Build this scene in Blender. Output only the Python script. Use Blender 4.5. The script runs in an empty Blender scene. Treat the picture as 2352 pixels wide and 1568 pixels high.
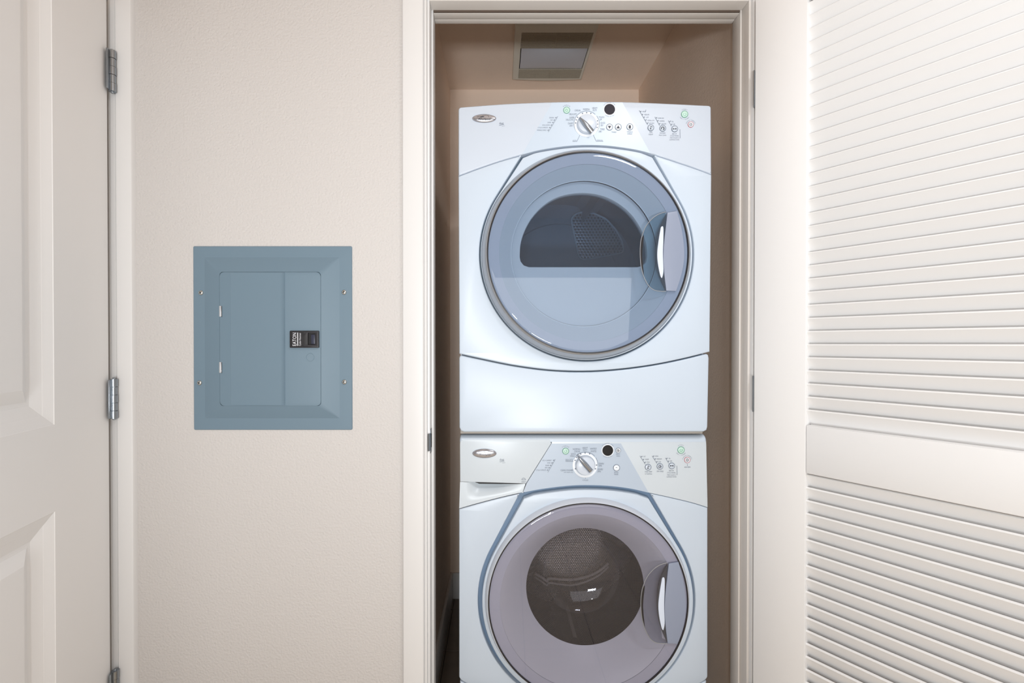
import bpy, bmesh, math, random
from mathutils import Vector, Matrix
from mathutils.geometry import tessellate_polygon
random.seed(4)
sc = bpy.context.scene
COL = sc.collection
R = math.radians

# ---------------------------------------------------------------- camera
F, CX, HORIZON = 1100.0, 1142.0, 788.0
PITCH = R(0.4)
CY = HORIZON + F*math.tan(PITCH)
CAM = Vector((0.0, -1.235, 1.23))
cam_d = bpy.data.cameras.new('camera'); cam = bpy.data.objects.new('camera', cam_d); COL.objects.link(cam)
cam.location = CAM; cam.rotation_euler = (R(90)-PITCH, 0, 0)
cam_d.sensor_width = 36; cam_d.lens = F/2352*36
cam_d.shift_x = (1176-CX)/2352; cam_d.shift_y = (CY-784)/2352
cam_d.clip_start = 0.02
sc.camera = cam
# ---------------------------------------------------------------- world, lights, exposure
w = bpy.data.worlds.new('world'); sc.world = w; w.use_nodes = True
w.node_tree.nodes['Background'].inputs[0].default_value = (0.75, 0.82, 0.95, 1)
w.node_tree.nodes['Background'].inputs[1].default_value = 0.3
def area(name, loc, target, sx, sy, power, col):
    l = bpy.data.lights.new(name, 'AREA'); l.shape = 'RECTANGLE'; l.size = sx; l.size_y = sy
    l.energy = power; l.color = col
    o = bpy.data.objects.new(name, l); COL.objects.link(o); o.location = loc
    o.rotation_euler = (Vector(target)-Vector(loc)).to_track_quat('-Z', 'Y').to_euler()
    return o
area('ceiling_lamp', (0.72, -1.22, 2.42), (0.72, -1.21, 0), 0.34, 0.34, 13, (0.92, 0.955, 1.0))
area('rear_fill', (0.1, -3.12, 0.92), (0.1, 0, 0.35), 2.3, 1.75, 30, (0.955, 0.96, 0.955))  # added soft fill at the unseen rear wall
low = area('closet_fill', (-0.05, -3.05, 0.46), (0.20, 0.55, 2.10), 0.5, 0.16, 6.4, (0.92, 0.965, 1.0)); low.data.spread = R(68)  # added narrow fill that brightens the closet ceiling
area('camera_flash', (-0.12, -1.75, 1.20), (0.22, 0.6, 1.55), 0.05, 0.05, 5.0, (0.93, 0.965, 1.0))
sc.view_settings.view_transform = 'Standard'; sc.view_settings.look = 'None'
sc.view_settings.gamma = 1; sc.view_settings.use_curve_mapping = False
sc.view_settings.exposure = 0.07

# ---------------------------------------------------------------- pixel -> world at a known depth
def ray(px, py):
    a = (px-CX)/F; b = (CY-py)/F
    return Vector((a, math.cos(PITCH)+b*math.sin(PITCH), -math.sin(PITCH)+b*math.cos(PITCH)))
def P(px, py, y):
    d = ray(px, py); return CAM + d*((y-CAM.y)/d.y)
def PZ(px, py, z):
    d = ray(px, py); return CAM + d*((z-CAM.z)/d.z)
def L(pts, y):
    out = []
    for p in pts:
        v = P(p[0], p[1], y); out.append((v.x, v.z))
    return out
def S(y): return F/(y-CAM.y)          # pixels per metre at depth y

# ---------------------------------------------------------------- materials
def srgb(r, g, b):
    f = lambda c: (c/255/12.92) if c/255 <= .04045 else ((c/255+.055)/1.055)**2.4
    return (f(r), f(g), f(b), 1)
MATS = {}
def mat(name, rgb, rough=.5, metal=0, spec=.5, coat=0, bump=None, var=None):
    if name in MATS: return MATS[name]
    m = bpy.data.materials.new(name); m.use_nodes = True; nt = m.node_tree
    b = nt.nodes['Principled BSDF']
    b.inputs['Base Color'].default_value = srgb(*rgb); b.inputs['Roughness'].default_value = rough
    b.inputs['Metallic'].default_value = metal; b.inputs['Specular IOR Level'].default_value = spec
    if coat: b.inputs['Coat Weight'].default_value = coat; b.inputs['Coat Roughness'].default_value = .06
    tc = nt.nodes.new('ShaderNodeTexCoord')
    if var:
        scale, amt = var
        n = nt.nodes.new('ShaderNodeTexNoise'); n.inputs['Scale'].default_value = scale; n.inputs['Detail'].default_value = 3
        nt.links.new(tc.outputs['Object'], n.inputs['Vector'])
        r = nt.nodes.new('ShaderNodeMix'); r.data_type = 'RGBA'
        c = srgb(*rgb); r.inputs[6].default_value = tuple(x*(1-amt) for x in c[:3])+(1,); r.inputs[7].default_value = tuple(min(1, x*(1+amt)) for x in c[:3])+(1,)
        nt.links.new(n.outputs['Fac'], r.inputs[0]); nt.links.new(r.outputs[2], b.inputs['Base Color'])
    if bump:
        scale, dist, stren = bump[:3]
        n = nt.nodes.new('ShaderNodeTexNoise'); n.inputs['Scale'].default_value = scale; n.inputs['Detail'].default_value = 2.5
        if len(bump) > 3:
            mp = nt.nodes.new('ShaderNodeMapping'); mp.inputs['Scale'].default_value = bump[3]
            nt.links.new(tc.outputs['Object'], mp.inputs['Vector']); nt.links.new(mp.outputs['Vector'], n.inputs['Vector'])
        else: nt.links.new(tc.outputs['Object'], n.inputs['Vector'])
        bp = nt.nodes.new('ShaderNodeBump'); bp.inputs['Distance'].default_value = dist; bp.inputs['Strength'].default_value = stren
        nt.links.new(n.outputs['Fac'], bp.inputs['Height']); nt.links.new(bp.outputs['Normal'], b.inputs['Normal'])
    MATS[name] = m; return m
def glass(name, tint, gloss_rough=.03, refl=1.0, milk=0.0, milk_rgb=(200, 205, 215), f0=.05, ex=5):
    m = bpy.data.materials.new(name); m.use_nodes = True; nt = m.node_tree; nt.nodes.clear()
    out = nt.nodes.new('ShaderNodeOutputMaterial'); tr = nt.nodes.new('ShaderNodeBsdfTransparent')
    tr.inputs[0].default_value = tint+(1,)
    gl = nt.nodes.new('ShaderNodeBsdfGlossy'); gl.inputs['Roughness'].default_value = gloss_rough
    gl.inputs[0].default_value = (refl, refl, refl, 1)
    lw = nt.nodes.new('ShaderNodeLayerWeight'); lw.inputs['Blend'].default_value = .5
    pw = nt.nodes.new('ShaderNodeMath'); pw.operation = 'POWER'; pw.inputs[1].default_value = ex
    ma = nt.nodes.new('ShaderNodeMath'); ma.operation = 'MULTIPLY_ADD'; ma.inputs[1].default_value = .9; ma.inputs[2].default_value = f0
    nt.links.new(lw.outputs['Facing'], pw.inputs[0]); nt.links.new(pw.outputs[0], ma.inputs[0])
    mx = nt.nodes.new('ShaderNodeMixShader'); nt.links.new(ma.outputs[0], mx.inputs[0])
    src = tr
    if milk:
        df = nt.nodes.new('ShaderNodeBsdfDiffuse'); df.inputs[0].default_value = srgb(*milk_rgb)
        m2 = nt.nodes.new('ShaderNodeMixShader'); m2.inputs[0].default_value = milk
        nt.links.new(tr.outputs[0], m2.inputs[1]); nt.links.new(df.outputs[0], m2.inputs[2]); src = m2
    nt.links.new(src.outputs[0], mx.inputs[1]); nt.links.new(gl.outputs[0], mx.inputs[2]); nt.links.new(mx.outputs[0], out.inputs[0])
    MATS[name] = m; return m
def perforated(name, rgb, hole, pitch, rough, metal, bumpd, thr=.30):
    m = mat(name, rgb, rough, metal); nt = m.node_tree; b = nt.nodes['Principled BSDF']
    uv = nt.nodes.new('ShaderNodeUVMap')
    sc3 = nt.nodes.new('ShaderNodeVectorMath'); sc3.operation = 'SCALE'; sc3.inputs['Scale'].default_value = 1/pitch
    nt.links.new(uv.outputs[0], sc3.inputs[0]); ds = []
    for off in ((0, 0, 0), (.5, .866, 0)):
        ad = nt.nodes.new('ShaderNodeVectorMath'); ad.operation = 'ADD'; ad.inputs[1].default_value = off; nt.links.new(sc3.outputs[0], ad.inputs[0])
        wr = nt.nodes.new('ShaderNodeVectorMath'); wr.operation = 'WRAP'; wr.inputs[1].default_value = (.5, .866, .5); wr.inputs[2].default_value = (-.5, -.866, -.5)
        nt.links.new(ad.outputs[0], wr.inputs[0]); ln = nt.nodes.new('ShaderNodeVectorMath'); ln.operation = 'LENGTH'; nt.links.new(wr.outputs[0], ln.inputs[0]); ds.append(ln.outputs['Value'])
    v = nt.nodes.new('ShaderNodeMath'); v.operation = 'MINIMUM'; nt.links.new(ds[0], v.inputs[0]); nt.links.new(ds[1], v.inputs[1])
    rp = nt.nodes.new('ShaderNodeMapRange'); rp.inputs[1].default_value = thr-.06; rp.inputs[2].default_value = thr+.06
    nt.links.new(v.outputs[0], rp.inputs[0])
    mx = nt.nodes.new('ShaderNodeMix'); mx.data_type = 'RGBA'; mx.inputs[6].default_value = srgb(*hole); mx.inputs[7].default_value = srgb(*rgb)
    nt.links.new(rp.outputs[0], mx.inputs[0]); nt.links.new(mx.outputs[2], b.inputs['Base Color'])
    bp = nt.nodes.new('ShaderNodeBump'); bp.inputs['Distance'].default_value = bumpd; bp.inputs['Strength'].default_value = 1
    nt.links.new(v.outputs[0], bp.inputs['Height']); nt.links.new(bp.outputs['Normal'], b.inputs['Normal'])
    return m

WALL = mat('wall_paint', (207, 203, 200), .62, bump=(170, .0022, .9))
WALLC = mat('closet_wall_lightened', (243, 222, 204), .6, bump=(170, .0016, .6))  # wall paint lightened and warmed; closet bounce light is in the colour
CEIL = mat('ceiling_paint', (226, 218, 206), .7, bump=(150, .0016, .5))
TRIM = mat('trim_white', (226, 225, 224), .38)
JAMB_SHADED = mat('jamb_shaded', (214, 208, 202), .42)  # trim white darkened: shade on the right and head jambs is in the colour
DOORM = mat('door_white', (240, 239, 238), .42, bump=(14, .0006, .25, (9, 9, .25)))
LOUV = mat('louver_white', (234, 233, 232), .40, bump=(60, .0003, .25, (.2, 6, 6)))
STEEL = mat('satin_steel', (150, 156, 162), .28, 1)
DARKM = mat('dark_gap', (22, 22, 24), .6)
APPL = mat('appliance_white', (199, 211, 224), .34)
FASC = mat('fascia_white', (199, 208, 220), .34)
FASCW = mat('washer_fascia_white', (205, 214, 221), .32)
GREYZ = mat('fascia_grey_zone', (195, 208, 222), .3)
GREYW = mat('washer_fascia_grey_zone', (182, 195, 210), .3)
RINGM = mat('door_ring_silver', (176, 180, 186), .3, .7)
LINERD = mat('dryer_liner', (205, 212, 222), .35)
LINERR = mat('door_rim_grey', (200, 202, 215), .35)
LINERW = mat('washer_liner', (204, 205, 214), .4)
PRINT = mat('print_grey', (112, 120, 134), .5)
PRINTD = mat('print_dark', (52, 56, 66), .5)
BLACKP = mat('black_plastic', (34, 33, 36), .3)
CHROME = mat('dial_silver', (168, 174, 182), .22, .85)
BADGE = mat('badge_silver', (186, 188, 196), .2, .8)
BTN = mat('button_white', (232, 238, 245), .25)
BTNG = mat('button_green', (196, 226, 214), .25)
GREENR = mat('green_ring', (120, 172, 150), .3)
REDR = mat('red_ring', (196, 122, 128), .3)
GREYR = mat('grey_ring', (128, 138, 152), .3)
RUBBER = mat('rubber', (40, 40, 42), .6)
DRUMD = mat('dryer_drum', (132, 134, 138), .4, .3)
BULK = mat('dryer_bulkhead', (166, 172, 180), .35, .1)
PANELB = mat('panel_blue_grey', (110, 132, 147), .52)
FLOORT = mat('floor_tile', (120, 108, 96), .4, var=(14, .22))
FLOORG = mat('floor_grout', (78, 70, 62), .8)
FLOORW = mat('hall_floor', (232, 212, 184), .5, var=(5, .1))
FANM = mat('fan_frame', (228, 222, 208), .45)
FANG = mat('fan_grille', (176, 166, 148), .7, var=(380, .3))
FANL = mat('fan_lens', (205, 208, 216), .35)
PERFP = perforated('vent_perforated', (178, 178, 184), (24, 24, 28), .0125, .35, .4, .002, .30)
PERFB = perforated('washer_drum_back', (206, 200, 196), (20, 18, 17), .0066, .28, .6, .0024, .30)  # drum steel lightened; the lit middle of the bowl is in the colour
PERFW = perforated('washer_drum_perforated', (104, 96, 92), (14, 12, 11), .0062, .30, .85, .0026, .30)
GLASSD = glass('dryer_smoked_glass', (.62, .695, .77), .02, .9, .09, (150, 165, 190))
GLASSW = glass('washer_smoked_glass', (.73, .73, .775), .02, .9, .05, (165, 162, 178))
GLASSC = glass('clear_pane', (.80, .84, .88), .03, .8)
BOWLG = glass('bowl_glass', (.86, .84, .84), .03, .9, f0=.05, ex=3)
CUPG = glass('cup_plastic', (.66, .78, .82), .06, .9, .12, (150, 175, 190))
CUPW = glass('washer_cup_plastic', (.74, .76, .80), .06, .9, .14, (170, 172, 185))

# ---------------------------------------------------------------- mesh helpers
ORG = {}
def link(name, me, m, parent=None, label=None, kind=None, world=True):
    o = bpy.data.objects.new(name, me); COL.objects.link(o)
    if m and not me.materials: me.materials.append(m)
    if parent is not None:
        o.parent = parent
        if world: me.transform(Matrix.Translation(-origin_of(parent)))
    if label: o['label'] = label
    if kind: o['kind'] = kind
    return o
def origin_of(o):
    v = Vector((0, 0, 0))
    while o is not None: v += o.location; o = o.parent
    return v
def obj(name, bm, m, parent=None, label=None, kind=None, smooth=40, world=True):
    bmesh.ops.recalc_face_normals(bm, faces=bm.faces)
    me = bpy.data.meshes.new(name); bm.to_mesh(me); bm.free()
    if smooth:
        me.polygons.foreach_set('use_smooth', [True]*len(me.polygons)); me.set_sharp_from_angle(angle=R(smooth))
    return link(name, me, m, parent, label, kind, world)
def nb(): return bmesh.new()
def thing(name, loc, label=None, cat=None, kind=None, group=None, rotz=0):
    o = bpy.data.objects.new(name, None); COL.objects.link(o); o.location = loc; o.rotation_euler = (0, 0, rotz)
    o.empty_display_size = .05
    tag(o, label, cat, kind, group); return o
def tag(o, label=None, cat=None, kind=None, group=None):
    if label: o['label'] = label
    if cat: o['category'] = cat
    if kind: o['kind'] = kind
    if group: o['group'] = group
    return o
def box(bm, a, b, bev=0):
    x0, y0, z0 = (min(a[i], b[i]) for i in range(3)); x1, y1, z1 = (max(a[i], b[i]) for i in range(3))
    vs = [bm.verts.new(p) for p in ((x0,y0,z0),(x1,y0,z0),(x1,y1,z0),(x0,y1,z0),(x0,y0,z1),(x1,y0,z1),(x1,y1,z1),(x0,y1,z1))]
    fs = [bm.faces.new([vs[i] for i in f]) for f in ((0,3,2,1),(4,5,6,7),(0,1,5,4),(1,2,6,5),(2,3,7,6),(3,0,4,7))]
    if bev:
        es = set(e for f in fs for e in f.edges)
        bmesh.ops.bevel(bm, geom=list(es), offset=bev, segments=2, profile=.5, affect='EDGES')
    return bm
def offset(pts, d):     # inward offset of a CCW loop (positive d shrinks)
    n = len(pts); out = []
    for i in range(n):
        p0 = Vector(pts[i-1]); p1 = Vector(pts[i]); p2 = Vector(pts[(i+1) % n])
        a = (p1-p0); b = (p2-p1)
        if a.length < 1e-9: a = b
        if b.length < 1e-9: b = a
        a.normalize(); b.normalize()
        na = Vector((-a.y, a.x)); nb_ = Vector((-b.y, b.x)); m = na+nb_
        if m.length < 1e-6: m = na
        m.normalize(); k = max(.45, m.dot(na))
        q = p1 + m*(d/k); out.append((q.x, q.y))
    return out
def area2(p): return sum(p[i-1][0]*p[i][1]-p[i][0]*p[i-1][1] for i in range(len(p)))/2
def ccw(p): return list(p) if area2(p) > 0 else list(p)[::-1]
def plate(outer, yf, yb, bev=0.0, holes=(), seg=3, hole_bev=None, bm=None):
    """Slab in the x-z plane, front face at y=yf (towards the camera), rounded front edges."""
    bm = bm or nb(); hole_bev = bev if hole_bev is None else hole_bev
    loops = [(ccw(outer), 1, bev)] + [(ccw(h), -1, hole_bev) for h in holes]
    front, back = [], []
    for pts, sgn, bv in loops:
        rings = []
        if bv:
            for k in range(seg+1):
                a = k/seg*math.pi/2
                q = offset(pts, sgn*bv*(1-math.sin(a)))
                y = yf + bv*(1-math.cos(a))
                rings.append([bm.verts.new((x, y, z)) for x, z in q])
        else: rings.append([bm.verts.new((x, yf, z)) for x, z in pts])
        rings.append([bm.verts.new((x, yb, z)) for x, z in pts])
        n = len(pts)
        for r0, r1 in zip(rings, rings[1:]):
            for i in range(n): bm.faces.new((r0[i], r0[(i+1) % n], r1[(i+1) % n], r1[i]))
        front.append(rings[0]); back.append(rings[-1])
    for ring in (front, back):
        flat = [v for r in ring for v in r]
        for t in tessellate_polygon([[Vector((v.co.x, v.co.z, 0)) for v in r] for r in ring]):
            try: bm.faces.new([flat[i] for i in t])
            except ValueError: pass
    return bm
def rrect(x0, z0, x1, z1, r, n=6):
    x0, x1 = min(x0, x1), max(x0, x1); z0, z1 = min(z0, z1), max(z0, z1); out = []
    for cx, cz, a0 in ((x1-r, z0+r, -90), (x1-r, z1-r, 0), (x0+r, z1-r, 90), (x0+r, z0+r, 180)):
        for k in range(n+1):
            a = R(a0+90*k/n); out.append((cx+r*math.cos(a), cz+r*math.sin(a)))
    return out
def roundpoly(pts, rad, n=5):
    pts = ccw(pts); out = []; N = len(pts)
    for i in range(N):
        r = rad[i] if isinstance(rad, (list, tuple)) else rad
        p0, p1, p2 = Vector(pts[i-1]), Vector(pts[i]), Vector(pts[(i+1) % N])
        r = min(r, (p0-p1).length*.45, (p2-p1).length*.45)
        if r < 1e-6: out.append(tuple(p1)); continue
        a = p1+(p0-p1).normalized()*r; b = p1+(p2-p1).normalized()*r
        for k in range(n+1):
            t = k/n; q = a*(1-t)**2+p1*2*t*(1-t)+b*t*t; out.append((q.x, q.y))
    return out
def circ(cx, cz, r, n=96, a0=0): return [(cx+r*math.cos(a0+2*math.pi*k/n), cz+r*math.sin(a0+2*math.pi*k/n)) for k in range(n)]
def curve(pts, n=8):     # Catmull-Rom through points
    out = []; N = len(pts)
    for i in range(N-1):
        p = [Vector(pts[max(0, i-1)]), Vector(pts[i]), Vector(pts[i+1]), Vector(pts[min(N-1, i+2)])]
        for k in range(n):
            t = k/n
            q = .5*((2*p[1])+(p[2]-p[0])*t+(2*p[0]-5*p[1]+4*p[2]-p[3])*t*t+(3*p[1]-p[0]-3*p[2]+p[3])*t**3)
            out.append(tuple(q))
    out.append(tuple(pts[-1])); return out
def lathe(cx, cz, y0, prof, n=128, bm=None, uv=False, close=False):
    """prof: (radius, y offset) list revolved about the y axis line through (cx, cz)."""
    bm = bm or nb(); rings = []; uvl = bm.loops.layers.uv.new('UVMap') if uv else None
    for r, dy in prof:
        if r < 1e-6: rings.append([bm.verts.new((cx, y0+dy, cz))])
        else: rings.append([bm.verts.new((cx+r*math.cos(2*math.pi*k/n), y0+dy, cz+r*math.sin(2*math.pi*k/n))) for k in range(n)])
    acc = 0
    for j in range(len(rings)-1):
        a, b = rings[j], rings[j+1]; d = math.hypot(prof[j+1][0]-prof[j][0], prof[j+1][1]-prof[j][1])
        for k in range(n):
            k2 = (k+1) % n
            if len(a) == 1: f = [a[0], b[k2], b[k]]
            elif len(b) == 1: f = [a[k], a[k2], b[0]]
            else: f = [a[k], a[k2], b[k2], b[k]]
            fc = bm.faces.new(f)
            if uv:
                rr = max(prof[0][0], .2)
                if uv == 'plan':
                    for l in fc.loops: l[uvl].uv = (l.vert.co.x-cx, l.vert.co.z-cz)
                else:
                    co = {0: (k, acc), 1: (k+1, acc), 2: (k+1, acc+d), 3: (k, acc+d)}
                    for q, l in enumerate(fc.loops): l[uvl].uv = (co[q][0]/n*2*math.pi*rr, co[q][1])
        acc += d
    return bm
def tube(bm, pts, r, n=8, closed=False):
    N = len(pts); rings = []
    for i, p in enumerate(pts):
        p = Vector(p); a = Vector(pts[i-1] if (i or closed) else pts[0]); b = Vector(pts[(i+1) % N] if (i < N-1 or closed) else pts[-1])
        t = (b-a).normalized(); u = t.cross(Vector((0, 1, 0)))
        if u.length < .05: u = t.cross(Vector((1, 0, 0)))
        u.normalize(); v = t.cross(u)
        rr = r(i/(N-1)) if callable(r) else r
        rings.append([bm.verts.new(p+(u*math.cos(2*math.pi*k/n)+v*math.sin(2*math.pi*k/n))*rr) for k in range(n)])
    for i in range(N if closed else N-1):
        a, b = rings[i], rings[(i+1) % N]
        for k in range(n): bm.faces.new((a[k], a[(k+1) % n], b[(k+1) % n], b[k]))
    if not closed: bm.faces.new(rings[0][::-1]); bm.faces.new(rings[-1])
    return bm
def extrude_profile(bm, prof, z0, z1, axis='z'):
    """prof: list of (x, y) closed, extruded along z (or x when axis == 'x', prof = (z, y))."""
    mk = (lambda p, q: (p[0], p[1], q)) if axis == 'z' else (lambda p, q: (q, p[1], p[0]))
    a = [bm.verts.new(mk(p, z0)) for p in prof]; b = [bm.verts.new(mk(p, z1)) for p in prof]; n = len(prof)
    for i in range(n): bm.faces.new((a[i], a[(i+1) % n], b[(i+1) % n], b[i]))
    bm.faces.new(a[::-1]); bm.faces.new(b); return bm
# ---- lettering
_fc = {}
def glyphs(s):
    if s in _fc: return _fc[s]
    cu = bpy.data.curves.new('t', 'FONT'); cu.body = s; cu.resolution_u = 2; cu.size = 1
    o = bpy.data.objects.new('t', cu); COL.objects.link(o)
    dg = bpy.context.evaluated_depsgraph_get(); me = bpy.data.meshes.new_from_object(o.evaluated_get(dg))
    vs = [v.co.copy() for v in me.vertices]; fs = [tuple(p.vertices) for p in me.polygons]
    bpy.data.objects.remove(o); bpy.data.curves.remove(cu); bpy.data.meshes.remove(me)
    _fc[s] = (vs, fs); return _fc[s]
def text_box(bm, s, x0, x1, yc, h, y, rot=0):
    """Lettering filling the pixel box x0..x1, centred on yc, cap height h (pixels), printed on the plane y."""
    vs, fs = glyphs(s)
    if not vs: return
    mnx = min(v.x for v in vs); mxx = max(v.x for v in vs); cap = .70
    out = []
    for v in vs:
        u = (v.x-mnx)/(mxx-mnx); t = v.y/cap
        if rot: px = x0 + (x1-x0)*(1-t) ; py = yc + h/2 - u*h
        else: px = x0+u*(x1-x0); py = yc+h/2-t*h
        out.append(bm.verts.new(P(px, py, y)))
    for f in fs: bm.faces.new([out[i] for i in f])
def text_arc(bm, s, cx, cy, r, a0, a1, h, y, below=False):
    n = len(s)
    for i, c in enumerate(s):
        if c == ' ': continue
        a = R(a0+(a1-a0)*(i/(n-1) if n > 1 else .5)); vs, fs = glyphs(c)
        mnx = min(v.x for v in vs); mxx = max(v.x for v in vs); k = h/.7
        up = Vector((math.cos(a), math.sin(a))); 
        if below: up = -up
        rt = Vector((up.y, -up.x)); c0 = Vector((cx, -cy))+Vector((math.cos(a), math.sin(a)))*r; out = []
        for v in vs:
            q = c0+rt*(v.x-(mnx+mxx)/2)*k*.9+up*(v.y*k-h/2); out.append(bm.verts.new(P(q.x, -q.y, y)))
        for f in fs: bm.faces.new([out[i] for i in f])
def line(bm, pts, wpx, y):
    pts = [Vector(p) for p in pts]
    L_, R_ = [], []
    for i, p in enumerate(pts):
        d = (pts[min(i+1, len(pts)-1)]-pts[max(i-1, 0)]).normalized(); nrm = Vector((-d.y, d.x))*wpx/2
        a = p+nrm; b = p-nrm
        L_.append(bm.verts.new(P(a.x, a.y, y))); R_.append(bm.verts.new(P(b.x, b.y, y)))
    for i in range(len(pts)-1): bm.faces.new((L_[i], L_[i+1], R_[i+1], R_[i]))
def arcpts(cx, cy, r, a0, a1, n=24):
    return [(cx+r*math.cos(R(a0+(a1-a0)*k/n)), cy-r*math.sin(R(a0+(a1-a0)*k/n))) for k in range(n+1)]
def disc(bm, cx, cy, r, y, n=20): bm.faces.new([bm.verts.new(P(a, b, y)) for a, b in arcpts(cx, cy, r, 0, 360-360/n, n-1)])

# ================================================================= THE SETTING
YB = 1.071                      # closet back wall
XL, XR = -.2264, .679           # closet side walls
ZC = 2.446                      # ceiling
JX0, JX1 = -.1735, .645         # jamb faces of the closet opening
JZ = P(1300, 3, 0).z            # head jamb underside
WT = .085                       # wall thickness
HX0, HX1, HY = -2.1, 2.1, -3.2  # hall
DX0, DX1, DZ = -1.80, -.9925, 2.11   # opening of the left door

def wallobj(name, boxes, m, label):
    bm = nb()
    for a, b in boxes: box(bm, a, b)
    o = obj(name, bm, m, kind='structure', smooth=0); tag(o, label, 'wall' if 'wall' in name else name.split('_')[0]); return o
wallobj('wall_front', [((HX0, 0, 0), (DX0, WT, ZC)), ((DX0, 0, DZ), (DX1, WT, ZC)), ((DX1, 0, 0), (JX0-.018, WT, ZC)),
    ((JX0-.018, 0, JZ+.018), (JX1+.018, WT, ZC)), ((JX1+.018, 0, 0), (HX1, WT, ZC))], WALL, 'beige textured wall around the laundry closet opening')
wallobj('wall_left', [((XL-.06, WT, 0), (XL, YB+.06, ZC))], WALLC, 'left side wall inside the laundry closet')
wallobj('wall_right', [((XR, WT, 0), (XR+.06, YB+.06, ZC))], WALLC, 'right side wall inside the laundry closet')
wallobj('wall_back', [((XL, YB, 0), (XR, YB+.06, ZC))], WALLC, 'back wall of the laundry closet above the dryer')
wallobj('wall_rear', [((HX0, HY-.06, 0), (HX1, HY, ZC))], WALL, 'beige wall of the hall behind the camera')
wallobj('wall_west', [((HX0-.06, HY, 0), (HX0, 0, ZC))], WALL, 'beige wall at the left end of the hall')
wallobj('wall_east', [((HX1, HY, 0), (HX1+.06, 0, ZC))], WALL, 'beige wall at the right end of the hall')
wallobj('wall_niche', [((DX0-.2, .6, 0), (DX1+.2, .66, ZC)), ((DX0-.26, WT, 0), (DX0-.2, .66, ZC)), ((DX1+.2, WT, 0), (DX1+.26, .66, ZC))], WALL, 'shallow closet walls behind the open left door')
wallobj('ceiling', [((HX0-.06, HY-.06, ZC), (HX1+.06, YB+.06, ZC+.06))], WALLC, 'textured ceiling of the closet and hall')
fl = wallobj('floor', [((HX0-.06, HY-.06, -.05), (HX1+.06, YB+.06, -.004))], FLOORG, 'dark grout bed of the tiled floor')
# floor tiles: one object each (closet plus the hall strip in front)
tile_me = None
tx, ty = .30, .30
for i in range(14):
    for j in range(14):
        x = XL+.02+(i-6)*tx; y = .27+(j-11)*ty+.10
        x1, y1 = x+tx, y+ty
        cx0, cx1 = max(x, HX0), min(x1, HX1)
        if y > WT-.001:      # closet
            cx0, cx1 = max(x, XL), min(x1, XR); 
        cy0, cy1 = max(y, HY), min(y1, YB)
        if cx1-cx0 < .02 or cy1-cy0 < .02: continue
        bm = nb(); box(bm, (cx0+.0015, cy0+.0015, -.004), (cx1-.0015, cy1-.0015, 0), .0008)
        m_ = FLOORT if y > WT-.001 or y1 > -.2 else FLOORW
        o = obj('floor_tile', bm, m_, fl, smooth=0)
# baseboards in the closet
def baseboard(name, a, b, label):
    bm = nb(); box(bm, a, b, .003); o = obj(name, bm, TRIM, kind='structure'); tag(o, label, 'baseboard')
baseboard('baseboard_left', (XL, WT, 0), (XL+.012, YB, .125), 'white baseboard along the left closet wall beside the washer')
baseboard('baseboard_back', (XL+.012, YB-.012, 0), (XR-.012, YB, .125), 'white baseboard on the closet back wall behind the washer')
baseboard('baseboard_right', (XR-.012, WT, 0), (XR, YB, .125), 'white baseboard along the right closet wall beside the washer')

# ---- closet frame: jambs, stops, casings
CP = [(0, 0), (0, -.006), (.0015, -.0115), (.004, -.013), (.0066, -.0125), (.0078, -.009), (.009, -.0125), (.011, -.0155), (.058, -.0155), (.0615, -.014), (.063, -.011), (.063, 0)]
trim = thing('trim_1', (0.2357, 0, 0), 'white door frame and casing around the laundry closet opening', 'door frame', 'structure')
def casing(name, xin, sgn, z0, z1, par, prof=CP):
    bm = nb(); extrude_profile(bm, [(xin+sgn*x, y) for x, y in prof], z0, z1); return obj(name, bm, TRIM, par, smooth=30)
casing('casing', JX0-.005, -1, 0, JZ+.07, trim); casing('casing', JX1+.005, 1, 0, JZ+.07, trim)
bm = nb(); extrude_profile(bm, [(JZ+.004+x, y) for x, y in CP], JX0-.005, JX1+.005, 'x'); obj('head_casing', bm, TRIM, trim, smooth=30)
for s, X in ((-1, JX0), (1, JX1)):
    bm = nb(); box(bm, (X, -.002, 0), (X+s*.018, WT, JZ+.018), .001); obj('jamb', bm, JAMB_SHADED if s > 0 else TRIM, trim)
    bm = nb(); box(bm, (X-s*.005, .032, 0), (X, .072, JZ), .0012); obj('stop', bm, JAMB_SHADED if s > 0 else TRIM, trim)
bm = nb(); box(bm, (JX0, -.002, JZ), (JX1, WT, JZ+.018), .001); obj('head_jamb', bm, JAMB_SHADED, trim)
bm = nb(); box(bm, (JX0+.005, .036, JZ-.006), (JX1-.005, .060, JZ), .001); obj('stop', bm, JAMB_SHADED, trim)
bm = nb(); box(bm, (JX0+.005, .0612, JZ-.006), (JX1-.005, .078, JZ), .001); obj('stop', bm, JAMB_SHADED, trim)
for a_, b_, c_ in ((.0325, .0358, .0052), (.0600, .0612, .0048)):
    bm = nb(); box(bm, (JX0+.006, a_, JZ-c_), (JX1-.006, b_, JZ)); obj('shadow_line', bm, mat('shadow_line', (92, 78, 68), .7), trim, smooth=0)  # dark strips painting the shadow lines between head jamb and stops
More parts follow.
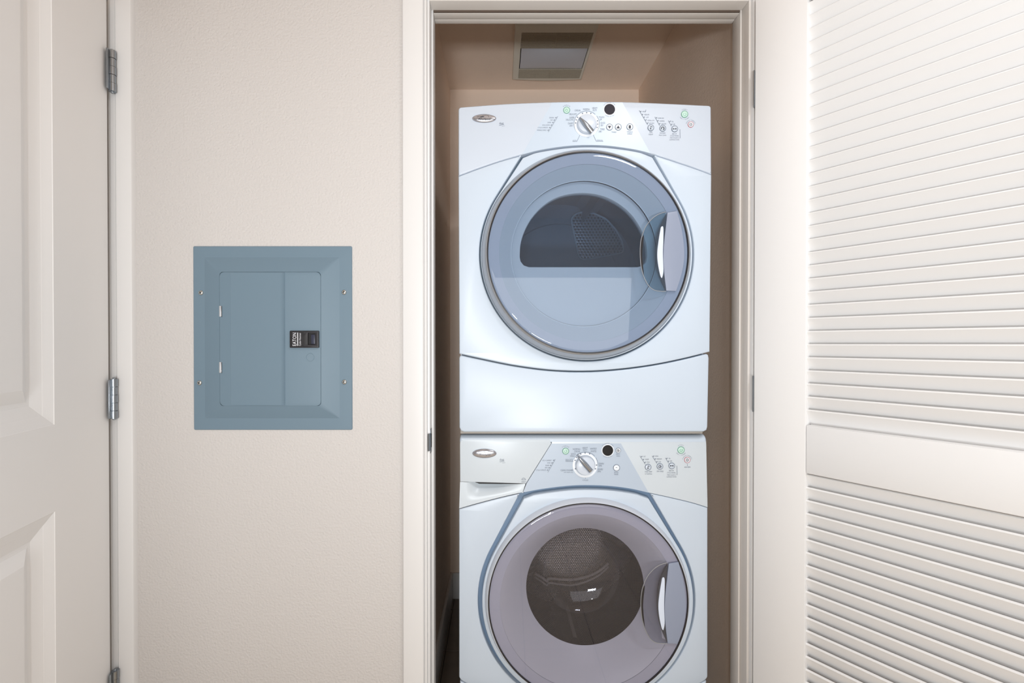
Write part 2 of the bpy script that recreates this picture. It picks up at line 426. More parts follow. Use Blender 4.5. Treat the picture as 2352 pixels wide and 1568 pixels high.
# strike plate on the left jamb
z0, z1 = P(985, 1045, 0).z, P(985, 984, 0).z
bm = nb(); box(bm, (JX0, .002, z0+.004), (JX0+.0014, .026, z1-.002), .0004)
sp = obj('strike_plate', bm, STEEL, trim, label='steel strike plate')
bm = nb(); extrude_profile(bm, [(JX0+.0016, .002), (JX0+.0016, -.003), (JX0-.001, -.0075), (JX0-.004, -.009), (JX0-.0045, -.0075), (JX0-.002, -.006), (JX0, -.0025), (JX0, .002)], z0+.012, z1-.012)
obj('lip', bm, STEEL, sp)
bm = nb(); box(bm, (JX0+.0013, .009, z0+.018), (JX0+.0018, .019, z1-.016)); obj('latch_hole', bm, DARKM, sp)

# ---- frame of the left door
trim2 = thing('trim_2', (-.96, 0, 0), 'white casing between the left door and the beige wall', 'door frame', 'structure')
CP2 = [(0, 0), (0, -.005), (.002, -.009), (.004, -.0095), (.006, -.0085), (.008, -.0105), (.018, -.0120), (.0215, -.0120), (.023, -.0095), (.0245, -.013), (.0265, -.0155), (.060, -.0155), (.0635, -.014), (.065, -.011), (.065, 0)]
casing('casing', -.9945, 1, 0, 2.18, trim2, CP2)
bm = nb(); box(bm, (DX1, -.001, 0), (DX1-.018, WT, DZ), .001); obj('jamb', bm, TRIM, trim2)
bm = nb(); box(bm, (DX0, -.001, 0), (DX0+.018, WT, DZ), .001); obj('jamb', bm, TRIM, trim2)
casing('casing', DX0, -1, 0, 2.18, trim2)
bm = nb(); extrude_profile(bm, [(DZ+x, y) for x, y in CP], DX0, DX1, 'x'); obj('head_casing', bm, TRIM, trim2)

# ================================================================= DOOR 1 (panelled, swung towards the camera)
H1 = Vector((-.981, CAM.y+1.208, 0)); a1 = math.atan2(-.9777, .21)
door1 = thing('door_1', H1, 'white panelled door standing open at the left edge, two steel hinges', 'door', 'structure', rotz=a1)
def u_on(px, H, ang):   # distance along a swung door where pixel column px meets its face
    k = (px-CX)/F; dx, dy = math.cos(ang), math.sin(ang)
    D0 = H.y-CAM.y; return (k*D0-H.x)/(dx-k*dy)
def z_on(px, py, H, ang):
    u = u_on(px, H, ang); return P(px, py, H.y+u*math.sin(ang)).z
U0 = u_on(124, H1, a1); 
zb_up = z_on(124, 975, H1, a1); zt_lo = z_on(124, 1174, H1, a1)
panels = [(U0, zb_up, .81-U0, 1.99), (U0, .17, .81-U0, zt_lo)]
def rect_frame(bm, outer, holes, yf, yb):
    """flat slab in local x-z with rectangular holes"""
    plate([(outer[0], outer[1]), (outer[2], outer[1]), (outer[2], outer[3]), (outer[0], outer[3])], yf, yb, 0,
          [[(h[0], h[1]), (h[2], h[1]), (h[2], h[3]), (h[0], h[3])] for h in holes], bm=bm)
bm = nb(); rect_frame(bm, (0, .012, .81, 2.10), panels, 0, -.035)
obj('door_leaf', bm, DOORM, door1, smooth=30, world=False)
prof = [(0, 0), (.0012, -.0012), (.021, -.0085), (.0222, -.0092), (.045, -.0172), (.050, -.0175), (.0545, -.0172), (.080, -.0052), (.083, -.005)]
for x0, z0, x1, z1 in panels:
    bm = nb(); prev = None
    for ins, d in prof:
        ring = [bm.verts.new((x0+ins, d, z0+ins)), bm.verts.new((x1-ins, d, z0+ins)), bm.verts.new((x1-ins, d, z1-ins)), bm.verts.new((x0+ins, d, z1-ins))]
        if prev:
            for i in range(4): bm.faces.new((prev[i], prev[(i+1) % 4], ring[(i+1) % 4], ring[i]))
        prev = ring
    bm.faces.new(prev)
    back = [bm.verts.new((a, -.03, b)) for a, b in ((x0, z0), (x1, z0), (x1, z1), (x0, z1))]; bm.faces.new(back)
    obj('panel', bm, DOORM, door1, smooth=0, world=False)
def hinge(parent, zt, zb, loc, painted=False, leafdir=-1):
    """butt hinge seen from its knuckle side; loc = (x, y) of the pin in the door's local frame"""
    x, y = loc; h = zt-zb
    bm = nb(); box(bm, (x+.002, y-.0055, zb+.002), (x+.0165, y-.002, zt-.002), .0006)
    lf = obj('hinge', bm, STEEL, parent, world=False, label='steel hinge')
    for k in range(5):
        b0 = nb(); z0 = zb+h*k/5+.0005; z1 = zb+h*(k+1)/5-.0005; r = .0088 if k % 2 == 0 else .0080
        n = 16; v0 = [b0.verts.new((x+r*math.cos(2*math.pi*i/n), y+r*math.sin(2*math.pi*i/n), z0)) for i in range(n)]
        v1 = [b0.verts.new((v.co.x, v.co.y, z1)) for v in v0]
        for i in range(n): b0.faces.new((v0[i], v0[(i+1) % n], v1[(i+1) % n], v1[i]))
        b0.faces.new(v0[::-1]); b0.faces.new(v1)
        obj('knuckle', b0, STEEL, lf, world=False)
    b0 = nb(); box(b0, (x-.003, y-.003, zb-.0035), (x+.003, y+.003, zt+.0035), .0012); obj('pin', b0, STEEL, lf, world=False)
for t, b in ((113, 208), (870, 962)):
    hinge(door1, P(258, t, -.03).z, P(258, b, -.03).z, (-.001, .0115))
# third hinge below the frame of the photograph
hinge(door1, .40, .297, (-.001, .0105))

# ================================================================= DOOR 2 (louvered, swung towards the camera)
H2 = Vector((.649, CAM.y+1.2105, 0)); a2 = math.atan2(-.818, .575)
door2 = thing('door_2', H2, 'white louvered closet door standing open on the right', 'door', 'structure', rotz=a2)
US = u_on(1851, H2, a2); DW, DH, TH = .81, 2.10, .034
zu = z_on(1851, 976, H2, a2); zl = z_on(1851, 1087, H2, a2)
UE = DW-US
for nm, b in (('stile', (.0, .012, US, DH)), ('stile', (UE, .012, DW, DH)), ('rail', (US, zl, UE, zu)), ('rail', (US, 2.03, UE, DH)), ('rail', (US, .012, UE, .17))):
    bm = nb(); box(bm, (b[0], 0, b[1]), (b[2], TH, b[3]), .0018 if nm == 'stile' else .0035); obj(nm, bm, LOUV, door2, world=False)
pitch = (z_on(1851, 822, H2, a2)-z_on(1851, 942.5, H2, a2))/4
ztop0 = z_on(1851, 942.5, H2, a2); zlow0 = z_on(1851, 1121.2, H2, a2)
th, wd, tilt = .0062, .0415, R(61)
bm = nb(); cs, sn = math.cos(tilt), math.sin(tilt)
def sl(s, t): return (.0055+s*cs+t*sn, -s*sn+t*cs)       # (y, z): s runs down and away, t across the thickness
prof_s = [sl(0, 0), sl(0, 0)]
pts = [sl(.0008, 0), sl(wd, 0), sl(wd, th), sl(.0015, th), sl(0, th*.7), sl(0, th*.2)]
a = [bm.verts.new((US-.004, p[0], p[1])) for p in pts]; b = [bm.verts.new((UE+.004, p[0], p[1])) for p in pts]; n = len(pts)
for i in range(n): bm.faces.new((a[i], a[(i+1) % n], b[(i+1) % n], b[i]))
bm.faces.new(a[::-1]); bm.faces.new(b)
bmesh.ops.recalc_face_normals(bm, faces=bm.faces)
sme = bpy.data.meshes.new('louver_slat'); bm.to_mesh(sme); bm.free(); sme.materials.append(LOUV)
sme.polygons.foreach_set('use_smooth', [True]*len(sme.polygons)); sme.set_sharp_from_angle(angle=R(30))
def slat(z):
    o = bpy.data.objects.new('louver_slat', sme); COL.objects.link(o); o.parent = door2; o.location = (0, 0, z)
z = ztop0
while z < 2.03+.004: slat(z); z += pitch
zz = ztop0-pitch
z = zlow0
while z > .17+.01: slat(z); z -= pitch
z = zlow0+pitch
# the part-hidden slat under each head rail
slat(zlow0+pitch*.98) if zlow0+pitch*.98 < zl+.002 else None
for zc_ in (P(1724, 214, 0).z, P(1724, 902, 0).z, P(1724, 1600, 0).z):
    bm = nb(); box(bm, (-.0022, -.003, zc_-.045), (-.0004, .03, zc_+.045), .0003); hg = obj('hinge', bm, STEEL, door2, world=False, label='steel hinge')
    bm = nb(); box(bm, (-.007, .006, zc_-.045), (-.0022, .012, zc_+.045), .001); obj('knuckle', bm, STEEL, hg, world=False)

# ================================================================= BREAKER PANEL
bp_root = thing('breaker_panel', (P(626, 776, 0).x, 0, P(626, 776, 0).z), 'blue-grey steel electrical breaker panel set in the beige wall', 'electrical panel')
yb_ = -.0015
def PR(x0, y0, x1, y1, y): a_ = P(x0, y0, y); b_ = P(x1, y1, y); return a_.x, min(a_.z, b_.z), b_.x, max(a_.z, b_.z)
fo = PR(443, 565, 809, 987, -.003); fi = PR(470, 591, 780.5, 960, -.003); fr = PR(502, 622, 740, 934, -.019); 
bm = nb(); 
def rr(t, r, n=4): return rrect(t[0], t[1], t[2], t[3], r, n)
seqs = [(rr(fo, .0035), 0.0), (rr(fo, .0035), -.0015), (offset(rr(fo, .0035), .0015), -.003), (rr(fi, .002), -.0035), (rr(fr, .011), -.019), (offset(rr(fr, .011), .0022), -.0195), (offset(rr(fr, .011), .0028), -.016)]
prev = None
for pts, y in seqs:
    ring = [bm.verts.new((x, y, z)) for x, z in pts]
    if prev:
        for i in range(len(ring)): bm.faces.new((prev[i], prev[(i+1) % len(ring)], ring[(i+1) % len(ring)], ring[i]))
    prev = ring
bm.faces.new(prev)
obj('cover_frame', bm, PANELB, bp_root, smooth=14)
dr = PR(503.5, 623.5, 738.5, 933, -.019)
bm = plate(rrect(dr[0]+.001, dr[1]+.001, dr[2]-.001, dr[3]-.001, .012), -.0205, -.0165, .0012)
pdoor = obj('panel_door', bm, PANELB, bp_root, smooth=30)
x0 = P(529, 700, -.0205).x; x1 = P(653.5, 700, -.0205).x; N = 18; bm = nb(); za, zb2 = dr[1]+.004, dr[3]-.003
prf = [(x0, -.0204), (x0+.0008, -.0212)]+[(x0+.001+(x1-x0-.003)*k/N, -.0212-.0006*(k/N)**2*3+.0030*math.sin(math.pi*k/N)*(-.35)) for k in range(N+1)]+[(x1-.0008, -.0238), (x1, -.0230), (x1+.0012, -.0204)]
va = [bm.verts.new((x, y, za)) for x, y in prf]; vb = [bm.verts.new((x, y, zb2)) for x, y in prf]
for i in range(len(prf)-1): bm.faces.new((va[i], va[i+1], vb[i+1], vb[i]))
bm.faces.new(va); bm.faces.new(vb[::-1]); obj('raised_field', bm, PANELB, pdoor, smooth=50)
for t, b in ((702, 727), (831, 856)):
    r_ = PR(503.5, t, 508.5, b, -.0215); bm = nb(); box(bm, (r_[0], -.0225, r_[1]), (r_[2], -.0195, r_[3]), .0008); obj('door_hinge', bm, mat('bright_steel', (205, 208, 212), .3, .6), bp_root, label='small bare metal hinge tab')
    bm = nb(); box(bm, (r_[2], -.0208, r_[1]-.001), (r_[2]+.0012, -.0203, r_[3]-.001)); obj('hinge_slot', bm, DARKM, bp_root)
for x, y in ((461.3, 672), (790, 671), (458, 879), (790.7, 877)):
    c = P(x, y, -.004); bm = lathe(c.x, c.z, -.003, [(.0064, 0), (.0064, -.0012), (.0052, -.0028), (.003, -.0036), (0, -.0038)], 20)
    s_ = obj('screw', bm, mat('screw_zinc', (190, 192, 190), .25, .9), bp_root)
    a = random.random()*3; bm = nb()
    for q in (a, a+math.pi/2):
        d = Vector((math.cos(q), 0, math.sin(q))); e = Vector((-d.z, 0, d.x))*.0006; o_ = Vector((c.x, -.0071, c.z))
        bm.faces.new([bm.verts.new(p) for p in (o_-d*.0036-e, o_+d*.0036-e, o_+d*.0036+e, o_-d*.0036+e)])
    obj('cross_slot', bm, DARKM, s_)
lt = PR(665.5, 759.5, 732.3, 798.5, -.025)
li = PR(707, 764.5, 723.5, 791, -.026)
bm = plate(rrect(*lt, .0018, 4), -.0265, -.0200, .0012, [rrect(*li, .0004, 2)]); latch = obj('latch', bm, BLACKP, bp_root, label='black plastic latch with white lettering')
bm = nb(); box(bm, (li[0]-.0005, -.0215, li[1]-.0005), (li[2]+.0005, -.0205, li[3]+.0005)); obj('latch_recess', bm, DARKM, latch)
bm = nb(); sx = P(716, 775, -.024).x; box(bm, (P(712.5, 0, -.024).x, -.0245, li[1]+.001), (li[2]-.0005, -.0212, li[3]-.004), .0006); obj('slider', bm, mat('slider_blue_black', (44, 48, 68), .35), latch)
bm = nb(); t_ = PR(698, 764, 728, 793, -.0265); e = .0005
for q in ((t_[0], t_[1]-e, t_[2], t_[1]), (t_[0], t_[3], t_[2], t_[3]+e), (t_[2], t_[1], t_[2]+e, t_[3])):
    box(bm, (q[0], -.0269, q[1]), (q[2], -.0263, q[3]))
obj('latch_rim', bm, mat('latch_grey', (84, 84, 92), .4), latch)
WHITEP = mat('print_white', (226, 228, 234), .5)
bm = nb(); text_box(bm, 'EATON', 671.8, 680.6, 779, 30, -.0268, rot=1); line(bm, [(683.8, 763.5), (683.8, 794)], 1.9, -.0268); text_box(bm, 'Cutler-Hammer', 686.6, 691.2, 779, 30, -.0268, rot=1)
obj('lettering', bm, WHITEP, latch, smooth=0, kind='stuff')
bm = nb(); line(bm, [(698, 767), (698, 793)], .8, -.0268); obj('latch_seam', bm, DARKM, latch, smooth=0)
kc = P(712.6, 820.3, -.0206); rk = 9/S(-.02)
bm = nb(); tube(bm, [(kc.x+rk*math.cos(R(a)), -.0204, kc.z+rk*math.sin(R(a))) for a in range(0, 360, 12)], .0006, 6, True); obj('embossed_ring', bm, PANELB, bp_root)

# ================================================================= EXHAUST FAN on the closet ceiling
zf = ZC-.018
fan_q = [PZ(1183, 58, zf), PZ(1378, 58, zf), PZ(1334, 183, zf), PZ(1176.5, 182, zf)]
fx0 = (fan_q[0].x+fan_q[3].x)/2; fx1 = (fan_q[1].x+fan_q[2].x)/2; fy0 = fan_q[0].y; fy1 = fan_q[2].y
fan = thing('exhaust_fan', ((fx0+fx1)/2, (fy0+fy1)/2, ZC), 'ceiling exhaust fan with light lens and dusty grille above the dryer', 'exhaust fan')
def zplate(outer, zf_, zb_, bev, holes=(), bm=None):   # slab facing down
    bm0 = plate([(x, y) for x, y in outer], 0, zb_-zf_, bev, holes)
    for v in bm0.verts: v.co = Vector((v.co.x, v.co.z, zf_+v.co.y))
    return bm0
def quad(pxs, z_): return [tuple(PZ(x, y, z_))[:2] for x, y in pxs]
g1 = quad(((1199, 75), (1362.5, 76.5), (1352.3, 111), (1196.2, 111)), zf); lens = quad(((1197, 112.5), (1350, 112.5), (1335, 160), (1192.6, 158)), zf); g2 = quad(((1190.6, 160.6), (1334, 161.6), (1327, 180), (1187.5, 180)), zf)
def rect_of(q): xs = [p[0] for p in q]; ys = [p[1] for p in q]; return (sorted(xs)[0]+sorted(xs)[1])/2, (sorted(ys)[0]+sorted(ys)[1])/2, (sorted(xs)[2]+sorted(xs)[3])/2, (sorted(ys)[2]+sorted(ys)[3])/2
G1, LN, G2 = rect_of(g1), rect_of(lens), rect_of(g2)
IX0, IX1 = G1[0], G1[2]
fr_out = [(fx0, fy0)]+[(fx0+(fx1-fx0)*k/14, fy0-.003*math.sin(math.pi*k/14)) for k in range(1, 14)]+[(fx1, fy0), (fx1, fy1)]+[(fx1+(fx0-fx1)*k/14, fy1+.012*math.sin(math.pi*k/14)) for k in range(1, 14)]+[(fx0, fy1)]
bm = zplate(fr_out, zf, ZC, .004, [[(IX0, G1[1]), (IX1, G1[1]), (IX1, G2[3]), (IX0, G2[3])]])
obj('fan_frame', bm, FANM, fan)
bm = nb(); box(bm, (IX0-.002, G1[1]-.002, ZC-.004), (IX1+.002, G2[3]+.002, ZC-.001)); obj('housing', bm, DARKM, fan)
for nm, g in (('grille', G1), ('grille', G2)):
    bm = nb(); n_ = int((g[3]-g[1])/.0045)
    for k in range(n_+1):
        y = g[1]+(g[3]-g[1])*k/n_; box(bm, (IX0, y-.0014, zf+.0005), (IX1, y+.0014, zf+.006))
    xm = (IX0+IX1)/2; box(bm, (xm-.0015, g[1], zf), (xm+.0015, g[3], zf+.006))
    for q in range(1, 12):
        x = IX0+(IX1-IX0)*q/12; box(bm, (x-.0008, g[1], zf+.002), (x+.0008, g[3], zf+.006))
    obj(nm, bm, FANG, fan, smooth=0)
bm = nb(); N = 12; lx0, lx1, ly0, ly1 = IX0+.003, IX1-.003, LN[1]+.001, LN[3]-.001; ga = []
for i in range(N+1):
    rowv = []
    for j in range(N+1):
        u, v = i/N, j/N; rowv.append(bm.verts.new((lx0+(lx1-lx0)*u, ly0+(ly1-ly0)*v, zf+.003-.008*math.sin(math.pi*u)**.7*math.sin(math.pi*v)**.5)))
    ga.append(rowv)
for i in range(N):
    for j in range(N): bm.faces.new((ga[i][j], ga[i+1][j], ga[i+1][j+1], ga[i][j+1]))
obj('light_lens', bm, FANL, fan, label='frosted light lens')

# ================================================================= LAUNDRY MACHINES
def hull(pts):
    pts = sorted(set(pts)); lo, up = [], []
    def cr(o, a, b): return (a[0]-o[0])*(b[1]-o[1])-(a[1]-o[1])*(b[0]-o[0])
    for p in pts:
        while len(lo) > 1 and cr(lo[-2], lo[-1], p) <= 0: lo.pop()
        lo.append(p)
    for p in reversed(pts):
        while len(up) > 1 and cr(up[-2], up[-1], p) <= 0: up.pop()
        up.append(p)
    return lo[:-1]+up[:-1]
def pxcirc(cx, cy, r, n=120): return [(cx+r*math.cos(2*math.pi*k/n), cy+r*math.sin(2*math.pi*k/n)) for k in range(n)]
def resample(pts, step):
    out = []; N = len(pts)
    for i in range(N):
        a, b = Vector(pts[i]), Vector(pts[(i+1) % N]); n = max(1, int((b-a).length/step))
        for k in range(n): q = a.lerp(b, k/n); out.append((q.x, q.y))
    return out

def button(parent, cx, cy, r, y, face=BTN, ring=GREYR, icon=None, domed=True):
    s_ = S(y); c = P(cx, cy, y); rm = r/s_
    bm = lathe(c.x, c.z, y, [(rm, .001), (rm, -.0006), (rm*.93, -.0012), (rm*.86, -.0006), (rm*.84, .001)], 28); b_ = obj('button', bm, ring, parent)
    bm = lathe(c.x, c.z, y, [(rm*.84, .001), (rm*.84, -.0008), (rm*.7, -.0015), (0, -.0017)], 28); obj('button_cap', bm, face, b_)
    yy = y-.0019
    if icon:
        bm = nb()
        if icon == 'power':
            line(bm, arcpts(cx, cy, r*.38, 120, 420, 14), r*.14, yy); line(bm, [(cx, cy-r*.45), (cx, cy)], r*.14, yy)
        elif icon == 'start':
            line(bm, arcpts(cx, cy, r*.40, 130, 410, 14), r*.14, yy); line(bm, [(cx-.5, cy-r*.3), (cx, cy)], r*.14, yy)
        elif icon == 'down':
            bm.faces.new([bm.verts.new(P(a, b, yy)) for a, b in ((cx-r*.5, cy-r*.38), (cx+r*.5, cy-r*.38), (cx, cy+r*.5))])
        elif icon == 'up':
            bm.faces.new([bm.verts.new(P(a, b, yy)) for a, b in ((cx-r*.55, cy+r*.4), (cx+r*.55, cy+r*.4), (cx, cy-r*.5))])
        elif icon == 'shirt':
            line(bm, [(cx, cy-r*.5), (cx, cy+r*.5)], r*.62, yy)
        elif icon == 'target':
            line(bm, arcpts(cx, cy, r*.45, 0, 360, 16), r*.16, yy); disc(bm, cx, cy, r*.16, yy)
        elif icon == 'temp':
            disc(bm, cx-r*.05, cy+r*.32, r*.2, yy); line(bm, [(cx-r*.05, cy+r*.3), (cx-r*.05, cy-r*.5)], r*.15, yy); line(bm, [(cx+r*.1, cy-r*.35), (cx+r*.45, cy-r*.25)], r*.22, yy)
        elif icon == 'spin':
            line(bm, arcpts(cx, cy, r*.42, 40, 330, 14), r*.17, yy); line(bm, [(cx-r*.1, cy), (cx+r*.5, cy-r*.03)], r*.25, yy)
        elif icon == 'dry':
            line(bm, arcpts(cx, cy, r*.4, -40, 230, 14), r*.25, yy); disc(bm, cx+r*.3, cy+r*.3, r*.2, yy)
        elif icon == 'signal':
            line(bm, [(cx-r*.5, cy), (cx+r*.5, cy)], r*.2, yy); line(bm, [(cx-r*.42, cy-r*.2), (cx-r*.42, cy+r*.2)], r*.25, yy); line(bm, [(cx+r*.42, cy-r*.2), (cx+r*.42, cy+r*.2)], r*.25, yy)
        elif icon == 'clock':
            line(bm, arcpts(cx, cy, r*.45, 60, 380, 14), r*.18, yy); disc(bm, cx, cy, r*.22, yy)
        elif icon == 'dash': line(bm, [(cx-r*.25, cy-.5), (cx+r*.2, cy-.8)], r*.12, yy)
        obj('icon', bm, GREENR if ring is GREENR else PRINTD, b_, smooth=0)
    return b_
def dial(parent, cx, cy, r, p0, p1, y):
    s_ = S(y); c = P(cx, cy, y); rm = r/s_
    bm = lathe(c.x, c.z, y, [(rm*1.30, .0005), (rm*1.30, -.0008), (rm*1.24, -.0012), (rm*1.06, -.0012), (rm*1.04, .0004)], 64); dl = obj('dial', bm, BTN, parent, label='round cycle selector dial with a silver pointer')
    bm = lathe(c.x, c.z, y, [(rm*1.02, .001), (rm*1.0, -.006), (rm*.93, -.010), (rm*.7, -.012), (0, -.013)], 64); obj('dial_knob', bm, mat('knob_pearl', (205, 214, 226), .25), dl)
    a = P(p0[0], p0[1], y-.02); b = P(p1[0], p1[1], y-.02); d = (b-a); ln = d.length; d.normalize(); e = Vector((-d.z, 0, d.x)); bm = nb(); rows = []
    N = 16
    for k in range(N+1):
        t = k/N; w_ = .0022+.0058*math.sin(min(1, t*1.25+.02)*math.pi*.62)**1.0; hgt = .0125+.0075*math.sin(math.pi*(t*.8+.2))
        o_ = a.lerp(b, t); o_ = Vector((o_.x, 0, o_.z)); rr_ = []
        for q in range(9):
            ang = math.pi*q/8; rr_.append(bm.verts.new(o_+e*(w_*math.cos(ang))+Vector((0, y-.010-hgt*.62*math.sin(ang), 0))))
        rows.append(rr_)
    for k in range(N):
        for q in range(8): bm.faces.new((rows[k][q], rows[k][q+1], rows[k+1][q+1], rows[k+1][q]))
    bm.faces.new(rows[0]); bm.faces.new(rows[-1][::-1]); obj('pointer', bm, CHROME, dl, smooth=60)
    return dl
def badge(parent, cx, cy, rx, ry, y, tx0, tx1, ty):
    s_ = S(y); c = P(cx, cy, y); bm = nb(); n = 48; rings = []
    for k, (q, dy) in enumerate(((1.0, .0005), (1.0, -.0012), (.96, -.0022), (.88, -.0032), (.6, -.0046), (.3, -.0052), (0, -.0054))):
        if q == 0: rings.append([bm.verts.new((c.x, y+dy, c.z))])
        else: rings.append([bm.verts.new((c.x+rx/s_*q*math.cos(2*math.pi*i/n), y+dy, c.z+ry/s_*q*math.sin(2*math.pi*i/n))) for i in range(n)])
    for a, b in zip(rings, rings[1:]):
        for i in range(n):
            if len(b) == 1: bm.faces.new((a[i], a[(i+1) % n], b[0]))
            else: bm.faces.new((a[i], a[(i+1) % n], b[(i+1) % n], b[i]))
    bd = obj('badge', bm, BADGE, parent, label='oval silver badge with dark script lettering')
    bm = nb(); yy = y-.0057; text_box(bm, 'Whirlpool', tx0, tx1, ty, 6.0, yy)
    line(bm, curve([(tx0-3, ty-5), (tx0+6, ty-6.2), (tx0+14, ty-5.2), (tx0+6, ty-4)], 6), .7, yy)
    line(bm, curve([(tx0+2, ty-1), (tx0+12, ty-8), (tx1-6, ty-8.6), (tx1-4, ty-4)], 6), .5, yy)
    obj('lettering', bm, PRINTD, bd, smooth=0, kind='stuff')
def led_list(bm, items, seg, off, sc_, h, y, led):
    ox, oy = off
    for s, x0, x1, yy in items: text_box(bm, s, ox+x0*sc_, ox+x1*sc_, oy+yy*sc_, h, y)
    for x, yy in led: line(bm, [(ox+x*sc_-1.4, oy+yy*sc_+.9), (ox+x*sc_+1.4, oy+yy*sc_-.9)], 1.7, y)
    for sg in seg: line(bm, [(ox+a*sc_, oy+b*sc_) for a, b in sg], .8, y)

def handle(door, mx, my, k, y, cupm, barm):
    """pocket handle: px offsets from its mid point"""
    f = lambda pts: [(mx+a*k, my+b*k) for a, b in pts]
    # D-shaped cup: rim -> bowl
    rim = f(curve([(0, -91), (-18, -85), (-35, -72), (-49, -52), (-58, -22), (-59, 15), (-54, 48), (-42, 75), (-28, 88), (-12, 91), (0, 91)], 4)); inner = [(mx+(p[0]-mx)*.80-3, my+(p[1]-my)*.86) for p in rim]; inn2 = [(mx+(p[0]-mx)*.5-8, my+(p[1]-my)*.6) for p in rim]
    bm = nb(); rows = [[bm.verts.new(P(a, b, yy)) for a, b in pts] for pts, yy in ((rim, y-.0005), (inner, y+.014), (inn2, y+.022))]
    for r0, r1 in zip(rows, rows[1:]):
        for i in range(len(r0)-1): bm.faces.new((r0[i], r0[i+1], r1[i+1], r1[i]))
    bm.faces.new(rows[-1]); cup = obj('handle_cup', bm, cupm, door, label='clear moulded finger pocket')
    bm = nb(); tube(bm, [P(a, b, y-.001) for a, b in rim], .0011, 6); obj('cup_rim', bm, RINGM, door)
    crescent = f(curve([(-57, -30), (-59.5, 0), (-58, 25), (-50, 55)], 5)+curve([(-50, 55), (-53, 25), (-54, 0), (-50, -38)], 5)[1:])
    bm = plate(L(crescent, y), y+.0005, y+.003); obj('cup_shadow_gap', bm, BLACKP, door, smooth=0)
    pl = f(curve([(3, -89), (-1, -53), (-5.5, -10), (-5.5, 36), (.5, 90)], 5))
    rr0 = 224*k if False else None
    right = f(curve([(23, 91), (36, 50), (42, 5), (36, -50), (25, -93)], 5))
    bm = plate(L(pl+right, y), y-.0022, y+.004, .0010); obj('handle_plate', bm, MATS['handle_plate'] if 'handle_plate' in MATS else mat('handle_plate', (150, 157, 174), .35), door, label='smooth grey grip plate')
    tip = f(curve([(1, -87), (-17, -47), (-22, 3), (-17, 47), (0, 90)], 6)); tip2 = f(curve([(0, 90), (-5.5, 36), (-5.5, -10), (1, -87)], 5))[1:-1]
    bm = plate(L(tip+tip2, y), y+.001, y+.006); obj('grip_recess', bm, mat('grip_dark', (70, 76, 80), .3), door, smooth=0)
    bar = f(curve([(-12, -55), (-17, -25), (-20, 3), (-18.5, 28), (-13, 55), (-9, 61)], 5)+curve([(-9, 61), (-6, 45), (-7, 5), (-6, -30), (-6, -54), (-9, -58), (-12, -55)], 5)[1:-1])
    bm = plate(L(bar, y), y-.0015, y+.002, .0008); obj('grip_bar', bm, barm, door, label='pale grip bar')
mat('handle_plate', (143, 152, 172), .35)

